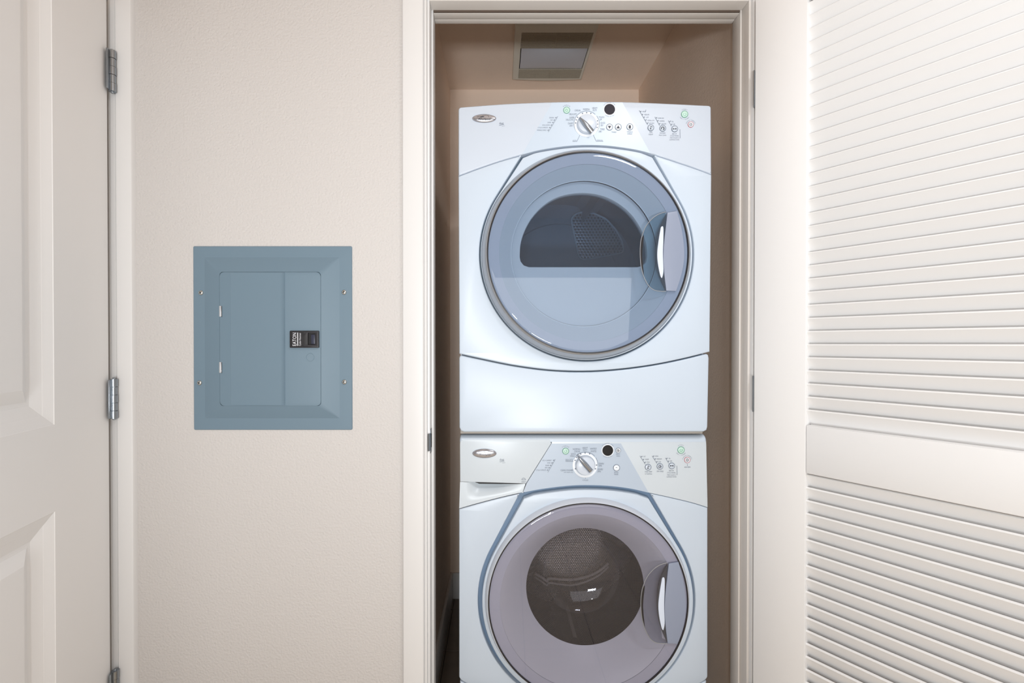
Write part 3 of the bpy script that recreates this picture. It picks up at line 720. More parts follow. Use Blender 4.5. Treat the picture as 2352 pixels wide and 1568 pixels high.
def machine(kind):
    D = kind == 'dryer'
    y = .062 if D else .089          # front face of the sheet-metal panel
    wh = APPL; fas = FASC if D else FASCW
    zlo = P(1340, 996, y).z if D else 0.0
    base_z = P(1340, 1001, .089).z if D else 0.0
    root = thing('dryer' if D else 'washing_machine', (P(1343, 800, y).x, y+.36, base_z),
                 'white front-loading dryer with grey round door, stacked on top' if D else 'white front-loading washing machine with silver-grey round door, at the bottom of the stack',
                 'dryer' if D else 'washing machine')
    s_ = S(y)
    if D:
        top = roundpoly([(1053, 330), (1053, 246)]+curve([(1075, 244.2), (1160, 238), (1262, 233.8), (1345, 232.5), (1440, 233.5), (1540, 237.5), (1615, 241.2)], 5)+[(1633.7, 242), (1633.7, 330)], 7)
        top = sorted([p for p in top if p[1] < 300], key=lambda p: math.atan2(p[0]-1343, 300-p[1]))
        seamL = curve([(1053, 403.5), (1100, 386), (1150, 369), (1196, 356)], 6); arc = curve([(1196, 356), (1240, 344.5), (1300, 335.5), (1350, 333), (1400, 335), (1460, 343.5), (1504, 355)], 8); seamR = curve([(1504, 355), (1550, 370), (1600, 387), (1634.5, 400)], 6)
        KC, KR = (1347.5, 583), 247; KI = 243.5; KCi = KC
    else:
        top = [(1056, 1020), (1057, 1013), (1062, 1009), (1070, 1007.5), (1340, 1007), (1610, 1007), (1618, 1008.5), (1622, 1013), (1622.5, 1020)]
        seamL = curve([(1054.5, 1168), (1100, 1155), (1150, 1142), (1192, 1132.5)], 6); arc = curve([(1192, 1132.5), (1240, 1123), (1300, 1115.5), (1345, 1113.5), (1400, 1115.5), (1450, 1122), (1496, 1132.5)], 8); seamR = curve([(1496, 1132.5), (1540, 1142), (1590, 1154), (1625.5, 1165)], 6)
        KC, KR = (1347.5, 1378), 250; KI = 242; KCi = (1349.5, 1379)
    # --- fascia
    foot = seamL+arc[1:]+seamR[1:]
    if D:
        bm = plate(L(top[::-1]+foot, y), y, y+.03, .004); fascia = obj('control_panel', bm, fas, root, smooth=30, label='control panel face')
        yf = y-.0004
        gz = [(1268, 236.2), (1200, 353.6)]+[p for p in arc if 1201 < p[0] < 1493]+[(1493.5, 351.2), (1429.6, 235.5)]
    else:
        body = [(1267.5, 1007.3), (1340, 1007), (1610, 1007), (1618, 1008.5), (1622, 1013), (1622.5, 1020)]+seamR[::-1]+arc[::-1][1:-1]+[(1201, 1130.5), (1209.5, 1110), (1267, 1017.5)]
        bm = plate(L(body, y), y, y+.03, .0012); 
        fascia = obj('control_panel', bm, fas, root, smooth=30, label='control panel face')
        yf = y-.0004
        gz = [(1267.2, 1018.5), (1210, 1110), (1202, 1129.5)]+[p for p in arc if 1203 < p[0] < 1488]+[(1489.5, 1130.5), (1426, 1018)]
        # rounded top lip along the whole width
        zt = P(1340, 1007, y).z; xa, xb = P(1056, 1010, y).x, P(1622.5, 1010, y).x
        pr = [(zt+.010, y+.030), (zt+.010, y+.020)]+[(zt-.002+.012*math.cos(R(a)), y+.016-.0165*math.sin(R(a))) for a in range(10, 91, 10)]+[(zt-.009, y-.0006), (zt-.0095, y+.001), (zt-.0095, y+.03)]
        bm = nb(); extrude_profile(bm, pr, xa+.006, xb-.006, 'x'); 
        obj('top_lip', bm, wh, root, smooth=50)
        for sx, xx in ((1, xa), (-1, xb)):
            bm = nb(); prv = None; N = 6
            for q in range(N+1):
                t = q/N*math.pi/2; ins = .006*math.cos(t); X = xx+sx*(.006-ins); shr = .006*(1-math.sin(t))
                cyc = [bm.verts.new((X, yy+shr*.6, zz-shr if zz > zt-.008 else zz)) for zz, yy in pr]
                if prv:
                    for i in range(len(cyc)): bm.faces.new((prv[i], prv[(i+1) % len(cyc)], cyc[(i+1) % len(cyc)], cyc[i]))
                else: bm.faces.new(cyc)
                prv = cyc
            obj('lip_end', bm, wh, root, smooth=60)
        # detergent drawer
        dz = [(1056.5, 1020), (1057, 1014), (1061, 1010), (1066, 1009), (1262, 1009), (1266, 1017.5), (1208, 1109.8), (1057, 1105.5)]
        bm = plate(L(dz, y), y-.0012, y+.03, .0012); drw = obj('detergent_drawer', bm, fas, root, smooth=30, label='detergent drawer front')
        badge(drw, 1112.8, 1040.7, 27.8, 10.6, y-.0015, 1101, 1127, 1042.5)
        bm = nb(); yy = y-.0018; text_box(bm, 'duet', 1147.8, 1158, 1055, 5.5, yy); line(bm, curve([(1147.5, 1060.5), (1151, 1060.3), (1155, 1058.6), (1158.5, 1058.8)], 5), .8, yy); text_box(bm, 'sport', 1154, 1160.5, 1062, 1.8, yy)
        line(bm, [(1198, 1101.5), (1207.5, 1101.5)], .8, yy); line(bm, arcpts(1202.8, 1102, 4.4, 10, 170, 10), .8, yy); text_box(bm, 'ENERGY', 1198, 1208, 1106.3, 2.6, yy)
        obj('lettering', bm, PRINT, drw, smooth=0, kind='stuff')
        # scooped grip under the drawer
        bm = nb(); NU, NV = 36, 16; grid = []
        def bot(x): 
            for a_, b_ in zip(foot, foot[1:]):
                if a_[0] <= x <= b_[0]: return a_[1]+(b_[1]-a_[1])*(x-a_[0])/(b_[0]-a_[0]+1e-9)
            return foot[0][1]
        sm = lambda t: max(0, min(1, t))**2*(3-2*max(0, min(1, t)))
        for i in range(NU+1):
            u = i/NU; rowv = []
            for j in range(NV+1):
                v = j/NV; xt = 1056.8+(1207-1056.8)*u; xb_ = 1054.8+(1200.5-1054.8)*u
                px = xt+(xb_-xt)*v; py = (1106.3+(1110.6-1106.3)*u)*(1-v)+(bot(xb_)-.6)*v
                dep = .026*sm((u-.10)/.22)*sm((1-u)/.55)*(1-sm(v/.8))
                p = P(px, py, y); rowv.append(bm.verts.new((p.x, y+.0005+dep, p.z)))
            grid.append(rowv)
        for i in range(NU):
            for j in range(NV): bm.faces.new((grid[i][j], grid[i+1][j], grid[i+1][j+1], grid[i][j+1]))
        # a dark plate stands for the gap and the shadow under the drawer
        obj('drawer_grip', bm, fas, root, smooth=80, label='scooped finger grip under the drawer')
        bm = plate(L([(1090, 1105), (1092, 1107.6), (1101, 1110.8), (1150, 1111.4), (1190, 1111.2), (1206, 1110.6), (1206, 1108)], y), y+.0008, y+.004); obj('drawer_gap_shadow', bm, DARKM, root, smooth=0)
    # grey zone (a thin printed overlay that follows the panel)
    bm = plate(L(gz, y), y-.0004, y+.001); gzone = obj('grey_zone', bm, GREYZ if D else GREYW, fascia, smooth=0, label='pale grey printed field')
    # --- front sheet panel (open towards the fascia)
    k_hull = hull([(round(a, 3), round(b, 3)) for a, b in pxcirc(KC[0], KC[1], KR)+[(arc[0][0]+1, arc[0][1]+2), (arc[-1][0]-1, arc[-1][1]+2)]])
    # part of the hull lying below the fascia line, from left corner round the bottom to the right corner
    cl, cr_ = (arc[0][0]+1, arc[0][1]+2), (arc[-1][0]-1, arc[-1][1]+2)
    kh = [p for p in resample(k_hull, 8)]
    A_ = [math.atan2(p[1]-KC[1], p[0]-KC[0]) for p in kh]      # y down; left corner angle ~ -125 deg
    aL = math.atan2(cl[1]-KC[1], cl[0]-KC[0]); aR = math.atan2(cr_[1]-KC[1], cr_[0]-KC[0])
    side = sorted([((aL-a) % (2*math.pi), p) for a, p in zip(A_, kh) if ((aL-a) % (2*math.pi)) < ((aL-aR) % (2*math.pi))])
    side = [p for _, p in side]
    eL, eR = (1053, 404.5), (1634.5, 401)
    if D: bottom = curve([(1055, 812), (1110, 824), (1180, 838), (1260, 848.5), (1340, 851.5), (1420, 847), (1500, 836.5), (1570, 822.5), (1630.5, 807.5)], 5)
    else: bottom = curve([(1054.5, 1554), (1057, 1559), (1066, 1566), (1095, 1580), (1160, 1605), (1250, 1630), (1345, 1641), (1440, 1630), (1525, 1605), (1585, 1580), (1613, 1566), (1622.5, 1559), (1625.5, 1553)], 5); eL, eR = (1054.5, 1169), (1625.5, 1166)
    sL = [(a, b+1.2) for a, b in seamL]; sR = [(a, b+1.2) for a, b in seamR]
    outline = bottom+sR[::-1]+[cr_]+side[::-1]+[cl]+sL[::-1]
    bm = plate(L(outline, y), y, y+.022, .0035 if D else .003); obj('front_panel', bm, wh, root, smooth=30, label='white sheet metal front')
    # --- door surround
    ki = hull([(round(a, 3), round(b, 3)) for a, b in pxcirc(KCi[0], KCi[1], KI)+([(1201, 362), (1499, 361)] if D else [(1203, 1144), (1489, 1144)])+
              [(a, b+(4 if D else 10)) for a, b in arc[6:-6]]])
    ki = roundpoly(resample(ki, 12), 0) if False else resample(ki, 10)
    cfront = P(1350.5, 580, y-.034) if D else P(1351.3, 1380.5, y-.024)
    cbase = P(1346, 584.5, y) if D else P(1347.5, 1378, y)
    cx = (cfront.x+cbase.x)/2; cz = (cfront.z+cbase.z)/2
    RB = (239.5/S(y)) if D else (232.5/S(y))
    bm = plate(L(ki, y), y+(.001 if D else -.004), y+.022, .0022 if D else .003, [circ(cx, cz, RB-.004, 128)], hole_bev=.001)
    sur = obj('door_surround', bm, wh, root, smooth=30, label='white moulded surround of the round door')
    # --- door
    RF = .2655 if D else .2720
    if D: prof = [(RB, .004), (RB, -.004), (RB-.003, -.010), (RF+.006, -.0265), (RF+.003, -.0300), (RF+.0012, -.0305), (RF+.0005, -.0290), (RF, .01)]
    else: prof = [(RB+.003, .004), (RB+.002, -.010), (RF+.004, -.0215), (RF+.0025, -.0235), (RF+.001, -.0235), (RF, -.022), (RF, .01)]
    door = obj('door', lathe(cx, cz, y, prof, 160), RINGM if D else mat('washer_ring', (206, 212, 222), .3), root, label='round door with a silver ring')
    yo = -.0300 if D else -.0230; 
    bm = lathe(cx, cz, y, [(RF+.0018, yo-.0001), (RF+.0015, yo-.0010), (RF-.0018, yo-.0010), (RF-.0022, yo+.004)], 160); obj('door_gasket_line', bm, BLACKP, door)
    yg = y+yo-.0006
    sg = S(yg); Rg = RF-.0018
    bm = lathe(cx, cz, yg, [(Rg, .0008), (Rg*.992, -.0004), (Rg*.98, -.0010), (Rg*.96, -.0012), (0, -.0012)], 128); 
    obj('door_glass', bm, GLASSD if D else GLASSW, door, label='smoked see-through outer cover')
    r2 = 204/sg
    if D:
        c3 = P(1341, 583, y+.006); r3 = 167/S(y+.006)
        bm = lathe(cx, cz, yg, [(Rg-.0005, .003), (r2, .005)], 128); obj('door_rim', bm, LINERR, door)
        bm = nb(); n = 128
        rings = []
        for t in (0, .5, 1):
            yy = yg+.006+(y+.004-(yg+.006))*t; X = cx+(c3.x-cx)*t; Z = cz+(c3.z-cz)*t; rad = r2+(r3-r2)*t
            rings.append([bm.verts.new((X+rad*math.cos(2*math.pi*k/n), yy, Z+rad*math.sin(2*math.pi*k/n))) for k in range(n)])
        for a, b in zip(rings, rings[1:]):
            for k in range(n): bm.faces.new((a[k], a[(k+1) % n], b[(k+1) % n], b[k]))
        obj('door_liner', bm, LINERD, door)
        bm = nb(); tube(bm, [(c3.x+r3*math.cos(2*math.pi*k/96), y+.003, c3.z+r3*math.sin(2*math.pi*k/96)) for k in range(96)], .0009, 6, True); obj('liner_bead', bm, BTN, door)
        # inner plate with dome-shaped window
        yw = y+.030
        wo = [(c3.x+(r3)*math.cos(2*math.pi*k/96), c3.z+(r3)*math.sin(2*math.pi*k/96)) for k in range(96)]
        yp = y+.012
        dome = curve([(1194, 590), (1196, 560), (1206, 528), (1225, 496), (1254, 468), (1290, 450), (1336, 443.5), (1380, 449), (1418, 466), (1450, 493), (1472, 526), (1484, 560), (1487, 590)], 5)+[(1484, 602), (1476, 610), (1464, 613), (1215, 613), (1203, 609), (1196, 600)]
        win = L(dome, yp)
        bm = plate(wo, yp, yp+.02, 0, [win], hole_bev=.0025); obj('lint_plate', bm, LINERD, door, smooth=30, label='pale inner door plate with dome window')
        bm = plate(offset(ccw(win), -.004), yp+.012, yp+.014); obj('window_pane', bm, GLASSC, door, smooth=0)
    else:
        c3 = P(1343.5, 1347, y+.045); r3 = 135.5/S(y+.045)
        bm = lathe(cx, cz, yg, [(Rg-.0005, .003), (r2, .005)], 128); obj('door_rim', bm, LINERR, door)
        bm = nb(); n = 128; rings = []
        for t in (0, .12, .3, .55, .8, .93, 1):
            yy = yg+.006+(y+.045-(yg+.006))*(t**1.25); X = cx+(c3.x-cx)*t; Z = cz+(c3.z-cz)*t; rad = r2+(r3-r2)*t
            rings.append([bm.verts.new((X+rad*math.cos(2*math.pi*k/n), yy, Z+rad*math.sin(2*math.pi*k/n))) for k in range(n)])
        for a, b in zip(rings, rings[1:]):
            for k in range(n): bm.faces.new((a[k], a[(k+1) % n], b[(k+1) % n], b[k]))
        obj('door_liner', bm, LINERW, door, smooth=60)
        bm = lathe(c3.x, c3.z, y+.045, [(r3, .0), (r3*.97, .022), (r3*.86, .062), (r3*.8, .088), (r3*.72, .104), (r3*.55, .118), (r3*.3, .126), (0, .128)], 96); obj('glass_bowl', bm, BOWLG, door, smooth=60, label='deep glass door bowl')
    handle(door, 1529.5 if D else 1532.5, 577.5 if D else 1384.5, 1.0 if D else 1.02, yg-.0018, CUPG if D else CUPW, mat('grip_pale', (216, 226, 242), .2))
    # --- tub behind the door
    if D:
        dc = (cx, cz-.01); yd = y+.05
        bm = lathe(dc[0], dc[1], yd, [(.262, 0), (.31, .03), (.31, .52)], 96); obj('drum', bm, DRUMD, root, smooth=60)
        bm = lathe(dc[0], dc[1], yd, [(.31, .52), (.235, .515), (.228, .50), (0, .50)], 96); obj('drum_back', bm, BULK, root, smooth=30)
        ypv = yd+.492
        pv = roundpoly(L([(1311, 500), (1331, 599), (1434, 580), (1428, 553), (1414, 527), (1392, 503), (1360, 488), (1330, 487)], ypv), [.02, .03, .03, .01, .01, .01, .02, .02], 5)
        bm = plate(pv, ypv, ypv+.006, .002); uvl = bm.loops.layers.uv.new('UVMap')
        for fc in bm.faces:
            for l in fc.loops: l[uvl].uv = (l.vert.co.x, l.vert.co.z)
        obj('vent_plate', bm, PERFP, root, smooth=30, label='perforated exhaust plate at the back of the drum')
        bm = nb(); tube(bm, [(x, ypv-.001, z) for x, z in pv], .0035, 6, True); obj('vent_rim', bm, mat('vent_rim', (225, 234, 240), .3, .1), root)
        for q in (70, 190, 310):
            a = R(q); bm = nb(); pr = []
            for t, h_ in ((-.14, .31), (-.05, .29), (0, .245), (.05, .29), (.14, .31)): pr.append((dc[0]+h_*math.cos(a+t), dc[1]+h_*math.sin(a+t)))
            v0 = [bm.verts.new((x, yd+.06, z)) for x, z in pr]; v1 = [bm.verts.new((x, yd+.50, z)) for x, z in pr]
            for i in range(4): bm.faces.new((v0[i], v0[i+1], v1[i+1], v1[i]))
            bm.faces.new(v0); obj('baffle', bm, BULK, root, smooth=0)
    else:
        dc = (c3.x, c3.z+.0); yd = y+.055
        bm = lathe(dc[0], dc[1], yd, [(r3*1.01, 0), (.215, .012), (.235, .03)], 96); obj('door_gasket', bm, mat('gasket', (58, 52, 50), .5), root, smooth=60)
        bm = lathe(dc[0], dc[1], yd, [(.235, .03), (.25, .04), (.25, .36)], 128, uv='cyl'); obj('drum', bm, PERFW, root, smooth=60, label='perforated stainless drum')
        bm = lathe(dc[0], dc[1], yd, [(.25, .36), (.20, .345), (.17, .31), (.14, .285), (.10, .273), (0, .268)], 96, uv='plan'); obj('drum_back', bm, PERFB, root, smooth=60)
        for o_, r_b in ((0, .0042), (13, .0030)):
            bm = nb(); yy_ = yd+.262
            tube(bm, [P(a_, b_+o_*(.6+.4*(1-abs(a_-1310)/90)), yy_) for a_, b_ in curve([(1228, 1316), (1246, 1327), (1256, 1334), (1262, 1328), (1290, 1330), (1320, 1330), (1350, 1323), (1376, 1311), (1398, 1293)], 6)], r_b, 6)
            obj('drum_rib', bm, mat('rib_steel', (196, 190, 188), .28, .3), root)
        for q in (25, 145, 265):
            a = R(q); bm = nb(); pr = []
            for t, h_ in ((-.17, .25), (-.10, .225), (-.03, .19), (.03, .19), (.10, .225), (.17, .25)): pr.append((dc[0]+h_*math.cos(a+t), dc[1]+h_*math.sin(a+t)))
            v0 = [bm.verts.new((x, yd+.06, z)) for x, z in pr]; v1 = [bm.verts.new((x, yd+.34, z)) for x, z in pr]
            for i in range(5): bm.faces.new((v0[i], v0[i+1], v1[i+1], v1[i]))
            bm.faces.new(v0); obj('baffle', bm, mat('baffle_steel', (150, 146, 142), .2, .9), root, smooth=40)
    # --- cabinet: shell + recessed front wall with the door hole
    x0, x1 = P(1057, 900, y).x, P(1621, 900, y).x; zt = P(1343, 247 if D else 1006, y).z
    zb_ = base_z+.018 if D else .03
    yk = y+.76
    cout = [(x0+.001, zb_+.001), (x1-.001, zb_+.001), (x1-.001, zt-.006), (x0+.001, zt-.006)]
    if not D: q_ = P(1186, 1126, y); q2 = P(1148, 1190, y); cout = cout[:3]+[(q_.x, zt-.006), (q_.x, q_.z), (q2.x, q2.z), (x0+.001, q2.z)]
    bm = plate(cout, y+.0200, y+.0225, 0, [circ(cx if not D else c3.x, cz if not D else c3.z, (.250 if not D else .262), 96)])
    obj('inner_front', bm, mat('groove_shade', (112, 136, 162), .4) if not D else mat('groove_shade_d', (74, 92, 106), .4), root, smooth=0)  # white metal darkened: the shade of the groove is put into the colour
    bm = nb()
    for a, b in (((x0, y+.019, zb_), (x0+.003, yk, zt-.005)), ((x1-.003, y+.019, zb_), (x1, yk, zt-.005)), ((x0, y+.019, zt-.008), (x1, yk, zt-.005)), ((x0, yk-.003, zb_), (x1, yk, zt-.005)), ((x0, y+.019, zb_), (x1, yk, zb_+.003))): box(bm, a, b)
    obj('cabinet', bm, mat('cabinet_white', (205, 208, 212), .35), root, smooth=0)
    # --- below the front panel
    if D:
        dp = [(1054.5, 822), (1056, 817.5), (1060, 816)]+[(a, b+3.2) for a, b in bottom if 1066 < a < 1618]+[(1624, 812.5), (1628, 815), (1629.5, 822), (1626.3, 980), (1624, 988), (1617, 991.5), (1066, 992), (1058, 989), (1055, 982)]
        bm = plate(L(dp, y), y+.002, y+.03, .004); obj('lower_panel', bm, wh, root, smooth=30, label='white lower front panel below the curved seam')
        zz0 = P(1340, 997.5, y).z; a_ = P(1057, 990, y+.008).x; b_ = P(1615, 990, y+.008).x
        bm = nb(); box(bm, (a_, y+.010, zz0), (b_, y+.03, zz0+.012), .002); obj('bottom_rail', bm, mat('rail_grey', (168, 164, 158), .4), root)
        for xx in (x0+.03, x1-.07):
            for yy in (y+.12, yk-.1):
                bm = nb(); box(bm, (xx, yy, base_z), (xx+.04, yy+.04, zb_+.002), .003); obj('foot', bm, RUBBER, root)
        bm = nb(); box(bm, (x0+.02, y+.10, base_z+.001), (x1-.02, y+.115, zb_+.002)); obj('stacking_bracket', bm, RUBBER, root, smooth=0)
    else:
        yk0 = CAM.z-.055; ykp = HORIZON+yk0*S(y)
        kp = [(1056.5, 1566)]+[(p[0], p[1]+3) for p in bottom if 1062 < p[0] < 1618]+[(1623.5, 1565), (1622.5, ykp), (1057.5, ykp)]
        bm = plate(L(kp, y), y+.002, y+.03, .004); obj('kick_panel', bm, wh, root, smooth=30, label='white lower service panel below the curved seam')
        for xx in (x0+.04, x1-.04):
            for yy in (y+.07, yk-.07):
                bm = nb(); n = 16; v0 = [bm.verts.new((xx+.02*math.cos(2*math.pi*i/n), yy+.02*math.sin(2*math.pi*i/n), 0)) for i in range(n)]; v1 = [bm.verts.new((xx+(v.co.x-xx)*.8, yy+(v.co.y-yy)*.8, .032)) for v in v0]
                for i in range(n): bm.faces.new((v0[i], v0[(i+1) % n], v1[(i+1) % n], v1[i]))
                bm.faces.new(v0[::-1]); bm.faces.new(v1); obj('foot', bm, RUBBER, root)
    # --- controls and print
    yp_ = y-.0008; yz = y-.0009
    T = nb(); tb = lambda s, a, b, c_, h=4.2: text_box(T, s, a, b, c_, h, yz)
    if D:
        for a in ((('CASUAL', 1320, 1334, 253.3)), ('NORMAL', 1339.5, 1354.8, 250.7), ('HEAVY', 1360.5, 1372.4, 248), ('DUTY', 1361.7, 1371.2, 253.2), ('DELICATE', 1307.3, 1324.2, 262.1), ('SUPER', 1308.1, 1319.6, 269.8), ('DELICATE', 1300, 1317.3, 274.8), ('DAMP', 1304.7, 1316.1, 283.2), ('DRY', 1308.5, 1315.8, 288.5),
                  ('TOUCH', 1375.5, 1387.7, 269), ('UP', 1377.4, 1382.3, 274.4), ('QUICK', 1379.3, 1390.4, 282), ('DRY', 1379.7, 1385.8, 287.8), ('TIMED', 1378.5, 1389.2, 296.6), ('DRY', 1375.5, 1382.7, 302)): tb(*a)
        tb('AUTO', 1315.4, 1324.2, 322.3, 2.6); tb('MANUAL', 1370.9, 1384.6, 321.9, 2.6)
        line(T, arcpts(1347.5, 284, 29.3, 48, 239, 40)+[(1325, 324.8), (1315, 324.8)], .8, yz)
        line(T, arcpts(1347.5, 284, 29.3, 38, -59, 30)+[(1369.5, 324.3), (1385.5, 324.3)], .8, yz)
        text_arc(T, 'POWER', 1301.5, 253, 11.5, 128, 52, 2.6, yz)
        text_arc(T, 'ESTIMATED TIME', 1400, 251.4, 16.2, 140, 40, 2.2, yz); text_arc(T, 'REMAINING', 1400, 251.4, 16, 235, 305, 2.0, yz, True)
        tb('TIMED', 1404.5, 1415.7, 303.3, 2.8); tb('WRINKLE', 1439.6, 1453, 302.8, 2.8); tb('SHIELD', 1441, 1452, 307.1, 2.8)
        led_list(T, (('SENSING', 400, 455, 245), ('WET', 412, 440, 273), ('DAMP', 380, 420, 300), ('COOL DOWN', 320, 405, 329), ('CYCLE COMPLETE', 270, 385, 357), ('WRINKLE SHIELD', 260, 370, 386)), [[(497, 230), (388, 408)]], (1180, 220), .2041, 2.9, yz, ((474, 245), (456, 273), (440, 300), (423, 329), (405, 357), (388, 386)))
        led_list(T, (('HIGH', 420, 500, 245), ('MEDIUM', 470, 600, 330), ('LOW', 520, 585, 403), ('EXTRA LOW', 560, 745, 487), ('AIR ONLY', 600, 745, 560), ('MORE DRY', 840, 1005, 425), ('NORMAL', 885, 1020, 503), ('LESS DRY', 930, 1065, 580), ('ON', 1205, 1255, 518), ('OFF', 1250, 1300, 592),
                     ('TEMP', 605, 690, 805), ('ADJUST', 585, 710, 862), ('DRYNESS', 890, 1040, 828), ('Auto Cycles', 865, 1065, 882), ('END OF', 1225, 1345, 848), ('CYCLE SIGNAL', 1165, 1405, 900), ('Hold 3 seconds to', 1165, 1400, 952), ('Lock/Unlock Controls', 1150, 1415, 1003)),
                 [[(335, 215), (560, 605)], [(755, 390), (885, 625)], [(1120, 490), (1205, 640)], [(1434, 725), (1440, 962), (1420, 964)], [(500, 260), (515, 195)]], (1440, 235), .08503, 2.9, yz, ((375, 245), (420, 325), (468, 400), (515, 475), (565, 555), (800, 415), (840, 495), (885, 575), (1170, 510), (1210, 590)))
        text_arc(T, 'START', 1572.5, 262.2, 11.3, 118, 62, 2.2, yz); text_arc(T, 'HOLD 3 SECONDS', 1572.5, 262.2, 11.8, 215, 325, 1.8, yz, True)
        text_arc(T, 'PAUSE/CANCEL', 1586.7, 285.8, 10.2, 165, 10, 2.2, yz)
        text_box(T, 'duet', 1147, 1157, 282.5, 5.5, yz); line(T, curve([(1146.5, 287.5), (1150, 287.3), (1154, 285.8), (1157.5, 286)], 5), .8, yz); text_box(T, 'sport', 1153, 1159.5, 289, 1.8, yz)
        badge(fascia, 1112.2, 272.3, 27.4, 9.8, y-.0002, 1098, 1126.5, 273)
        button(root, 1301.5, 253, 7.7, yp_, BTNG, GREENR, 'power'); button(root, 1400, 291.8, 7.6, yp_, icon='down'); button(root, 1420, 291.8, 7.6, yp_, icon='up'); button(root, 1446.6, 291.4, 7.6, yp_, icon='shirt')
        GB = mat('button_grey', (196, 206, 218), .3)
        for bx, by, ic in ((1494.8, 293.2, 'temp'), (1522.3, 294.5, 'dry'), (1549.7, 295.8, 'signal')): button(root, bx, by, 7.5, yp_, GB, icon=ic)
        button(root, 1572.5, 262.2, 8.0, yp_, BTNG, GREENR, 'start'); button(root, 1586.7, 285.8, 6.8, yp_, BTN, REDR, 'target')
        dcx, dcy = 1400, 251.4; ticks = [(1347.5, 284, a) for a in (145, 112, 90, 68, 160, 176, 15, -2, -20)]
        dial(root, 1347.3, 286, 21.8, (1332, 269), (1362, 300.5), yp_)
    else:
        for a in (('NORMAL/', 1315.9, 1333.9, 1031), ('CASUAL', 1319, 1332.7, 1036.2), ('HEAVY', 1338, 1350.3, 1028.3), ('DUTY', 1339.2, 1349.2, 1033.2), ('WHITEST', 1355.3, 1371, 1030.3), ('WHITES', 1356.4, 1369.8, 1036), ('QUICK', 1311.3, 1322.4, 1042), ('WASH', 1309.4, 1319.7, 1047), ('DELICATE', 1299, 1315.5, 1055.9), ('CLEAN WASHER', 1287.5, 1316.2, 1079.6),
                  ('DRAIN/', 1374.8, 1387.4, 1064.3), ('SPIN', 1375.2, 1382.4, 1069.3), ('RINSE/', 1373.3, 1385.1, 1077.3), ('SPIN', 1372.1, 1380.1, 1082.3)): tb(*a)
        tb('with bleach only', 1294.8, 1316.2, 1084.2, 2.4); tb('CYCLES', 1338, 1351, 1102.3, 3.0)
        tb('DELAY', 1415, 1424.5, 1042.5, 2.9); tb('WASH', 1415.7, 1424.2, 1047, 2.9); tb('EXTRA', 1410.8, 1420.3, 1084.6, 3.2); tb('RINSE', 1411.2, 1420, 1088.9, 3.2)
        line(T, [(1299, 1059.3), (1316.3, 1059.3)]+arcpts(1344.8, 1065.5, 28, 167, 40, 30), .8, yz); line(T, arcpts(1344.8, 1065.5, 28, 32, -89, 30)+[(1344.4, 1099)], .8, yz)
        text_arc(T, 'POWER', 1299.2, 1035.6, 11.5, 128, 52, 2.6, yz)
        text_arc(T, 'ESTIMATED TIME', 1395.8, 1034, 16, 140, 40, 2.2, yz); text_arc(T, 'REMAINING', 1395.8, 1034, 15.8, 235, 305, 2.0, yz, True)
        led_list(T, (('ADD A GARMENT', 1705, 1890, 497), ('WASH', 1800, 1870, 547), ('RINSE', 1770, 1840, 597), ('SPIN', 1757, 1812, 643), ('CYCLE COMPLETE', 1580, 1780, 690)), [[(1965, 475), (1815, 735)]], (1050, 1000), .11478, 2.9, yz, ((1932, 495), (1900, 547), (1870, 597), (1840, 643), (1810, 690)))
        led_list(T, (('HOT', 445, 505, 448), ('WARM', 490, 590, 525), ('COLD', 530, 615, 600), ('HIGH', 760, 845, 438), ('MEDIUM', 805, 940, 515), ('LOW', 850, 920, 590), ('ON', 1125, 1170, 500), ('OFF', 1165, 1220, 572), ('WASH TEMP', 480, 680, 860), ('w/ Cold Rinse', 485, 680, 915), ('SPIN SPEED', 805, 990, 848), ('END OF', 1140, 1265, 830), ('CYCLE SIGNAL', 1085, 1320, 885), ('Hold 3 seconds to', 1090, 1320, 942), ('Lock/Unlock Controls', 1075, 1335, 993), ('ADD ITEMS', 1550, 1715, 735)),
                 [[(350, 430), (500, 660)], [(680, 430), (815, 640)], [(1040, 485), (1130, 630)], [(1350, 695), (1356, 940), (1338, 942)], [(1632, 650), (1632, 700)]], (1440, 1010), .08503, 2.9, yz, ((400, 450), (447, 530), (492, 605), (720, 440), (765, 515), (812, 592), (1080, 500), (1125, 575)))
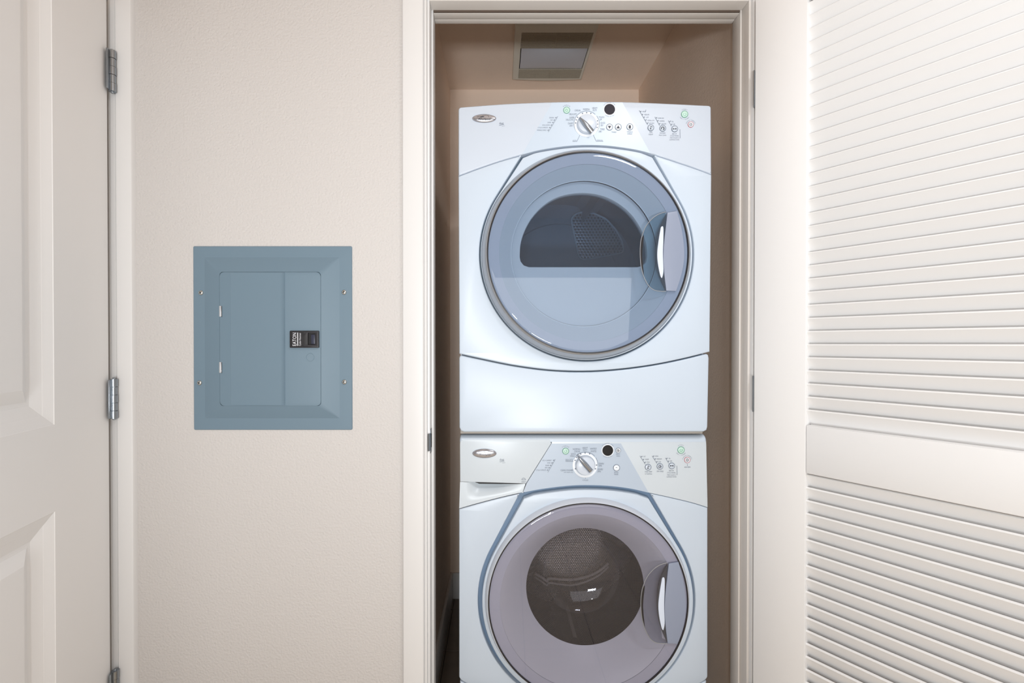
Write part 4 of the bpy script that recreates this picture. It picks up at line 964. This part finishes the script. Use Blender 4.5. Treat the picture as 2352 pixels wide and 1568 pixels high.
        text_arc(T, 'START', 1564.3, 1033.1, 11.6, 118, 62, 2.2, yz); text_arc(T, 'HOLD 3 SECONDS', 1564.3, 1033.1, 12, 215, 325, 1.8, yz, True)
        text_arc(T, 'PAUSE/CANCEL', 1578.6, 1056, 10.4, 165, 10, 2.2, yz)
        button(root, 1299.2, 1035.6, 7.7, yp_, BTNG, GREENR, 'power'); button(root, 1420, 1034, 6.1, yp_, icon='clock'); button(root, 1416, 1073.9, 7.8, yp_, icon='dash')
        GB = mat('button_grey', (196, 206, 218), .3)
        for bx, by, ic in ((1488.6, 1072.5, 'temp'), (1515.8, 1070.8, 'spin'), (1542.9, 1069.4, 'signal')): button(root, bx, by, 7.4, yp_, GB, icon=ic)
        button(root, 1564.3, 1033.1, 8.2, yp_, BTNG, GREENR, 'start'); button(root, 1578.6, 1056, 7.0, yp_, BTN, REDR, 'target')
        dcx, dcy = 1395.8, 1034; ticks = [(1344.8, 1065.5, a) for a in (143, 115, 92, 68, 160, 205, -5, -25)]
        dial(root, 1343.8, 1068, 22, (1328, 1048), (1358.5, 1083.5), yp_)
    for a, b, g in ticks: 
        q = arcpts(a, b, 1, g, g, 1)[0]; d = (q[0]-a, q[1]-b); line(T, [(a+d[0]*23.3, b+d[1]*23.3), (a+d[0]*26.6, b+d[1]*26.6)], 3.0, y-.0030) if False else line(T, [(a+d[0]*24, b+d[1]*24), (a+d[0]*27, b+d[1]*27)], 2.6, y-.0022)
    obj('printed_legend', T, PRINT, fascia, smooth=0, kind='stuff', label='small grey printed lettering and lines')
    c = P(dcx, dcy, y); r_ = 12.2/s_
    bm = lathe(c.x, c.z, y, [(r_*1.2, .001), (r_*1.2, -.0008), (r_*1.1, -.0016), (r_*1.02, -.0012), (r_, .001)], 40); dsp = obj('display_ring', bm, BTN, root)
    bm = lathe(c.x, c.z, y, [(r_*1.02, .001), (r_*1.01, -.0009), (0, -.0012)], 40); obj('display', bm, mat('display_dark', (44, 42, 50), .5, spec=.25) if D else mat('display_black', (24, 21, 20), .5, spec=.25), dsp, label='dark round time display')
    return root
washer = machine('washer'); dryer = machine('dryer')
